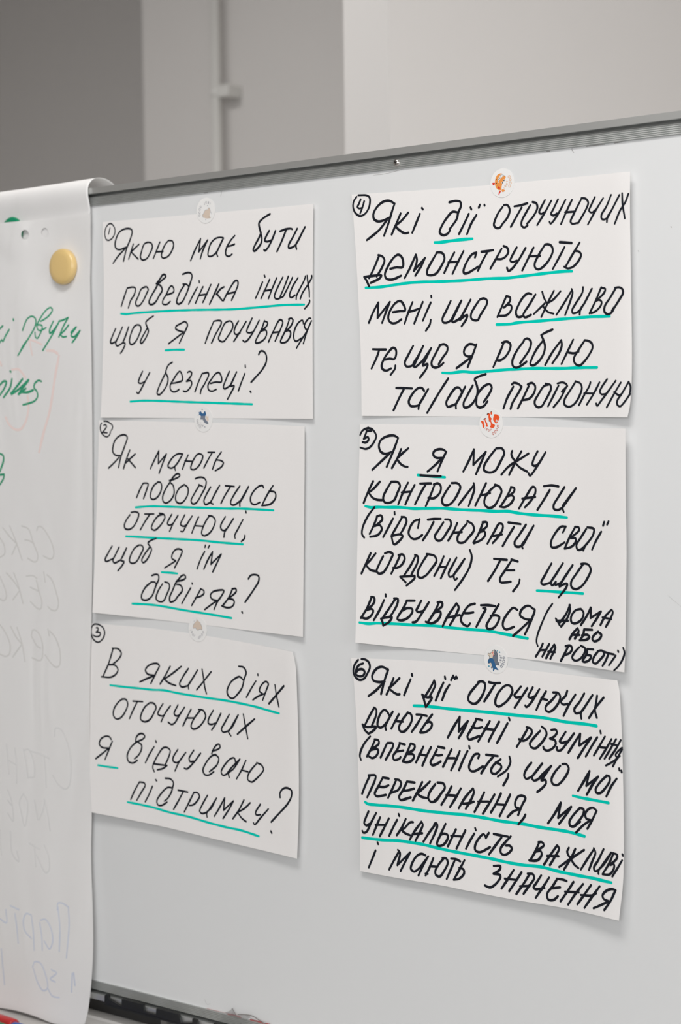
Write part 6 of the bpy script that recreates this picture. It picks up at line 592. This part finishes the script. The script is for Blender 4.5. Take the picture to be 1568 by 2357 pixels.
for p_, w_ in (('-1316,-608.4 -1300,-608.3 -1290,-608.0 -1281,-608.3', .35), ('-1286,-608.6 -1276,-608.2 -1268,-609', 1.6), ('-1255,-608.6 -1245,-608.4 -1236,-608.7 -1228,-608.4', 1.4)):
    pen_line(bm, pairs(p_), w_, flat(1.5), 0.8)
link('ink_smear', bm, M['smear'], wb)

# crumpled scrap of clear film caught behind the lower rail
bm = bmesh.new()
V = [(-1291, -608, 1.6), (-1283, -604.6, 3), (-1278.4, -600.6, 2.6), (-1272, -607, 4), (-1266, -604.6, 3.2), (-1258, -603.4, 4.2), (-1251.3, -602.6, 3),
     (-1243, -604.8, 4.4), (-1238, -606.6, 3), (-1231, -608.2, 2.2), (-1282, -609, 2.6), (-1270, -609.4, 3), (-1258, -609, 2.8), (-1244, -609, 2.6)]
q = [bm.verts.new(P(*v)) for v in V]
for f in ((0, 10, 1), (1, 10, 2), (2, 10, 3), (3, 10, 11), (3, 11, 4), (4, 11, 12), (4, 12, 5), (5, 12, 6)): bm.faces.new([q[i] for i in f])
scrap = link('plastic_scrap', bm, M['film'])
tag(scrap, 'crumpled scrap of thin grey film caught on the lower frame edge', 'plastic scrap')
bm = bmesh.new()
pen_line(bm, [(-1278.4, -600.6), (-1275, -604), (-1271, -608.5)], .8, flat(3.6), .8)
pen_line(bm, [(-1270, -605.4), (-1262, -604), (-1254, -603.2), (-1247, -603.8), (-1240, -606), (-1232, -608)], 1.0, flat(3.9), .8)
pen_line(bm, [(-1258, -605), (-1250, -606.5), (-1243, -608)], .4, flat(3.7), .8)
link('crease', bm, M['dust'], scrap)

# ------------------------------------------------------------------ six numbered A4 sheets
def sheet_height(d):
    (ox, oy), (ax, ay), (bx, by) = d['origin'], d['across'], d['down']
    det = ax * by - ay * bx; tl, tm, tr, bl, bmid, br = d['lift']
    def h(X, Y):
        x, y = X - ox, Y - oy
        u = min(max((x * by - y * bx) / det, 0), 1); v = min(max((ax * y - ay * x) / det, 0), 1)
        a = abs(2 * u - 1) ** 2.6
        T = tm + ((tl if u < .5 else tr) - tm) * a; B = bmid + ((bl if u < .5 else br) - bmid) * a
        return T + (B - T) * v ** 1.3
    return h
WORD_GAP = 7.0
ABOUT = {1: 'white A4 sheet numbered 1, topmost of the left column on the whiteboard',
         2: 'white A4 sheet numbered 2, between sheets 1 and 3 in the left column',
         3: 'white A4 sheet numbered 3, lowest in the left column, bottom edge curling off the board',
         4: 'white A4 sheet numbered 4, topmost of the right column, under the orange fish sticker',
         5: 'white A4 sheet numbered 5, middle of the right column, ending in brackets',
         6: 'white A4 sheet numbered 6, lowest in the right column under the shark sticker'}
for k in range(1, 7):
    d = SHEETS[k]; h = sheet_height(d)
    ol = []
    for e in d['edges']: ol += spline(pairs(e), 6)[:-1]
    bm = bmesh.new(); sheet_mesh(bm, ol, h, 9)
    sh = link('paper_sheet', bm, M['paper'])
    tag(sh, ABOUT[k], 'paper sheet', 'A4 question sheets on the whiteboard')
    for kind, col, txt in d['ink']:
        up = 0.14 if col == 'k' else 0.07
        name = {'number': 'circled_number', 'line': 'handwritten_word', 'underline': 'underline'}[kind]
        words = [txt.split(';')]
        if kind == 'line':                                             # one part for each word
            items = []
            for s in words[0]:
                xs = [p[0] for p in pairs(s.split(':')[1])]; items.append([min(xs), max(xs), [s]])
            items.sort(key=lambda t: t[0]); groups = [items[0]]
            for a, b_, s in items[1:]:
                if a - groups[-1][1] > WORD_GAP: groups.append([a, b_, s])
                else: groups[-1][1] = max(groups[-1][1], b_); groups[-1][2] = groups[-1][2] + s
            words = [g[2] for g in groups]
        for wd in words:
            bm = bmesh.new(); strokes(bm, ';'.join(wd), lambda X, Y: h(X, Y) + up)
            link(name, bm, M[col], sh)

# ------------------------------------------------------------------ round stickers that hold the sheets
PEN = {'G': [[(.45, .35), (.2, .5), (-.2, .5), (-.45, .15), (-.45, -.2), (-.15, -.5), (.25, -.5), (.45, -.2), (.45, 0)], [(.45, 0), (.1, 0)]],
       'O': [[(.45, 0), (.35, .38), (0, .5), (-.35, .38), (-.45, 0), (-.35, -.38), (0, -.5), (.35, -.38), (.45, 0)]],
       'D': [[(-.4, .5), (-.4, -.5)], [(-.4, .5), (.1, .45), (.42, .15), (.42, -.15), (.1, -.45), (-.4, -.5)]],
       'J': [[(.2, .5), (.2, -.2), (.05, -.48), (-.2, -.45), (-.3, -.25)]],
       'B': [[(-.35, .5), (-.35, -.5)], [(-.35, .5), (.15, .47), (.3, .25), (.1, .03), (-.35, 0)], [(-.35, 0), (.2, -.05), (.38, -.25), (.2, -.47), (-.35, -.5)]],
       '!': [[(0, .5), (0, -.12)], [(0, -.4), (0, -.48)]]}
STICK = {1: 'round sticker with a tan seal, at the top edge of sheet 1', 2: 'round sticker with a small blue shark, joining sheets 1 and 2',
         3: 'round sticker with a tan seal, joining sheets 2 and 3', 4: 'round sticker with an orange toothy fish, at the top edge of sheet 4',
         5: 'round sticker with a red-orange striped fish, joining sheets 4 and 5', 6: 'round sticker with a grey-blue shark and bubbles, joining sheets 5 and 6'}
ALIAS = {'red': 'redfin', 'pink': 'pinkdot', 'steel': 'steelp'}
for k in sorted(STICKERS):
    s = STICKERS[k]; cx, cy = s['at']; R_ = 13.0
    bm = bmesh.new()
    dome = lambda X, Y: 0.6
    on = lambda up: (lambda X, Y: 0.6 + up)
    sheet_mesh(bm, [(cx + R_ * math.cos(t * math.pi / 32), cy + R_ * math.sin(t * math.pi / 32)) for t in range(64)], dome, 5, 0.15)
    st = link('round_sticker', bm, M['sticker']); tag(st, STICK[k], 'sticker', 'reward stickers pinning the sheets')
    parts = {}
    for n, (typ, part, col, size, txt) in enumerate(s['art']):
        if part not in parts: parts[part] = (bmesh.new(), [])
        bm, ms = parts[part]
        if k == 5 and col == 'orange': col = 'orangefish'
        m = M['p_' + ALIAS.get(col, col)]
        if m not in ms: ms.append(m)
        mi = ms.index(m); z = 0.03 + 0.02 * n
        for item in txt.split(';'):
            if typ == 't':
                ch, x, y, a = item.split(','); x, y, a = float(x), float(y), float(a)
                r = math.radians(-a); cs, sn = math.cos(r), math.sin(r)
                for ln in PEN[ch]:
                    pts = [(cx + x + size * (px * .85 * cs - py * sn), cy + y + size * (px * .85 * sn + py * cs)) for px, py in ln]
                    pen_line(bm, pts, size * 0.17, on(z), 0.3, mi)
            elif typ == 's':
                pen_line(bm, [(cx + x, cy + y) for x, y in pairs(item)], size, on(z), 0.4, mi)
            else:
                pts = [(cx + x, cy + y) for x, y in pairs(item)]
                if len(pts) > 3: pts = spline(pts + pts[:1], 0.5)[:-1]
                if sum(a[0] * b[1] - b[0] * a[1] for a, b in zip(pts, pts[1:] + pts[:1])) < 0: pts = pts[::-1]
                f = bm.faces.new([bm.verts.new(P(x, y, dome(x, y) + z)) for x, y in pts]); f.material_index = mi
    for part, (bm, ms) in parts.items(): link('printed_' + part, bm, ms, st)

# ------------------------------------------------------------------ flip chart paper hung over the left end of the board
GX, GY = GREEN_AT; YX, YY = YELLOW_AT
def pad_height(X, Y):
    t = min(max((Y - 242) / -880.0, -.05), 1.1)
    base = 9.0 - 5.7 * math.exp(-((t - .45) / .30) ** 2) + 3.5 * min(1.3, max(0, (t - .8) / .2))
    wob = 1.2 * math.sin(X / 90.0 + 1.2) * math.sin(Y / 160.0) + .8 * math.sin(X / 47.0 + Y / 210.0)
    z = base + wob * min(1, max(0, (-1490 - X) / 60.0)) * .8
    b = math.exp(-(max(0, math.hypot(X - GX, Y - GY) - 18) / 9.0) ** 2)
    z = z * (1 - b) + max(z, 10.2) * b
    d = math.hypot(X - YX, Y - YY)
    if d < 120:
        b = math.exp(-(max(0, d - 16) / 40.0) ** 2) * .85
        z = z * (1 - b) + 2.0 * b
    return z
top = spline(pairs(PAD_TOP), 8); right = spline(pairs(PAD_RIGHT), 8); bottom = spline(pairs(PAD_BOTTOM), 8)
outline = [(-2080, 233.0)] + top[:-1] + right[:-1] + bottom + [(-2080, -664)]
holes = [[(hx + 5.4 * math.cos(t * math.pi / 14), hy + 5.4 * math.sin(t * math.pi / 14)) for t in range(28)] for hx, hy in PAD_HOLES]
bm = bmesh.new(); sheet_mesh(bm, outline, pad_height, 10, 0.12, holes)
fp = link('flip_chart_sheet', bm, M['pad'])
tag(fp, 'large flip chart sheet with punched holes and green script, held by the yellow magnet', 'flip chart paper')
def clusters(items, gap):                                              # strokes that lie close together make one word
    out = []
    for s in items:
        p = pairs(s.split(':')[1]); bx = [min(q[0] for q in p), min(q[1] for q in p), max(q[0] for q in p), max(q[1] for q in p)]
        g = [bx, [s]]
        hit = [o for o in out if o[0][0] - gap < bx[2] and bx[0] < o[0][2] + gap and o[0][1] - gap < bx[3] and bx[1] < o[0][3] + gap]
        for o in hit:
            out.remove(o); g[1] += o[1]
            g[0] = [min(g[0][0], o[0][0]), min(g[0][1], o[0][1]), max(g[0][2], o[0][2]), max(g[0][3], o[0][3])]
        out.append(g)
    return [g[1] for g in out]
for col, nm, up in (('green', 'green_word', 0.12), ('pink', 'pink_show_through', 0.06), ('grey', 'grey_show_through', 0.06), ('lgrey', 'faint_show_through', 0.06), ('blue', 'blue_show_through', 0.06)):
    items = [s for c_, txt in PAD_INK if c_ == col for s in txt.split(';')]
    for wd in clusters(items, 7 if col == 'green' else 14):
        bm = bmesh.new(); strokes(bm, ';'.join(wd), lambda X, Y: pad_height(X, Y) + up, 2.0)
        link(nm, bm, M[col], fp)

bm = bmesh.new()                                                       # the sheet behind it, folded back over the top rail
prof = [(-58, 120), (-56, 180), (-52, 225), (-46, 248), (-38, 261), (-27, 269), (-14, 272.5), (-2, 271.5), (6, 267), (10, 260), (9.6, 252), (7.6, 244), (5.4, 236)]
xs = [-2086] + [-2060 + 20 * i for i in range(30)] + [-1463.5]
cols = []
for x in xs:
    cols.append([bm.verts.new(P(x, y + (0.8 * math.sin(x / 60.0) if z < 5 and y > 250 else 0), z)) for z, y in prof] +
                [bm.verts.new(P(x - (3.5 if x > -1470 else 0), y, min(4.9, pad_height(x, y) - 0.9))) for y in (228, 222, 216, 210)])
for a, b in zip(cols, cols[1:]):
    for i in range(len(a) - 1): bm.faces.new((a[i], a[i + 1], b[i + 1], b[i])).smooth = True
bmesh.ops.recalc_face_normals(bm, faces=bm.faces)
bs = link('flip_chart_sheet', bm, M['pad'])
sm = bs.modifiers.new('bend', 'SUBSURF'); sm.levels = sm.render_levels = 2; sm.boundary_smooth = 'PRESERVE_CORNERS'
sd = bs.modifiers.new('thickness', 'SOLIDIFY'); sd.thickness = 0.00012
tag(bs, 'blank flip chart sheet folded back over the top rail of the whiteboard', 'flip chart paper')

def magnet(m, X, Y, z, r, hgt, label):
    bm = bmesh.new(); r /= 1000; g = hgt / 1000
    lathe(bm, [(0, 0), (r * .96, 0), (r, g * .12), (r, g * .55), (r * .97, g * .75), (r * .88, g * .9), (r * .6, g * .97), (0, g)], P(X, Y, z), (0, -1, 0), (1, 0, 0), 48)
    return tag(link('round_magnet', bm, m, None, True), label, 'magnet', 'magnets on the flip chart paper')
magnet(M['greenp'], GX, GY, 5.3, 16.5, 4.4, 'green round magnet peeking out above the upper edge of the flip chart sheet')
magnet(M['yellow'], YX, YY, pad_height(YX, YY) + 0.3, 19.5, 8.5, 'yellow round magnet on the flip chart sheet')

# ------------------------------------------------------------------ marker pens lying on the shelf
def marker(x, z, d, body, label, tilt=0.0):
    e = empty('marker_pen', P(x, SHELF, z)); tag(e, label, 'marker pen', 'marker pens on the shelf')
    c = P(x, SHELF + 8.2, z); ax = Vector((d * math.cos(tilt), math.sin(tilt), 0))
    bm = bmesh.new(); lathe(bm, [(0, 0), (.0068, 0), (.0078, .0012), (.0081, .006), (.0081, .046), (.0076, .047), (0, .047)], c, ax, (0, 0, 1), 28)
    link('cap', bm, body, e, True)
    bm = bmesh.new(); lathe(bm, [(0, .0471), (.0074, .0471), (.0076, .05), (.0076, .128), (.0068, .134), (0, .134)], c, ax, (0, 0, 1), 28)
    link('barrel', bm, body, e, True)
    bm = bmesh.new(); lathe(bm, [(0, -.0008), (.0022, -.0008), (.0022, .0001), (0, .0001)], c, ax, (0, 0, 1), 20)
    link('cap_vent', bm, M['slot'], e)
marker(-1553, 59.5, -1, M['red'], 'red marker pen on the shelf under the flip chart sheet, behind the green one', 0.05)
marker(-1549, 77.5, -1, M['greenb'], 'green marker pen on the shelf under the flip chart sheet', 0.04)
marker(-1548, 66, 1, M['bluep'], 'blue marker pen on the shelf under the flip chart sheet', -0.02)
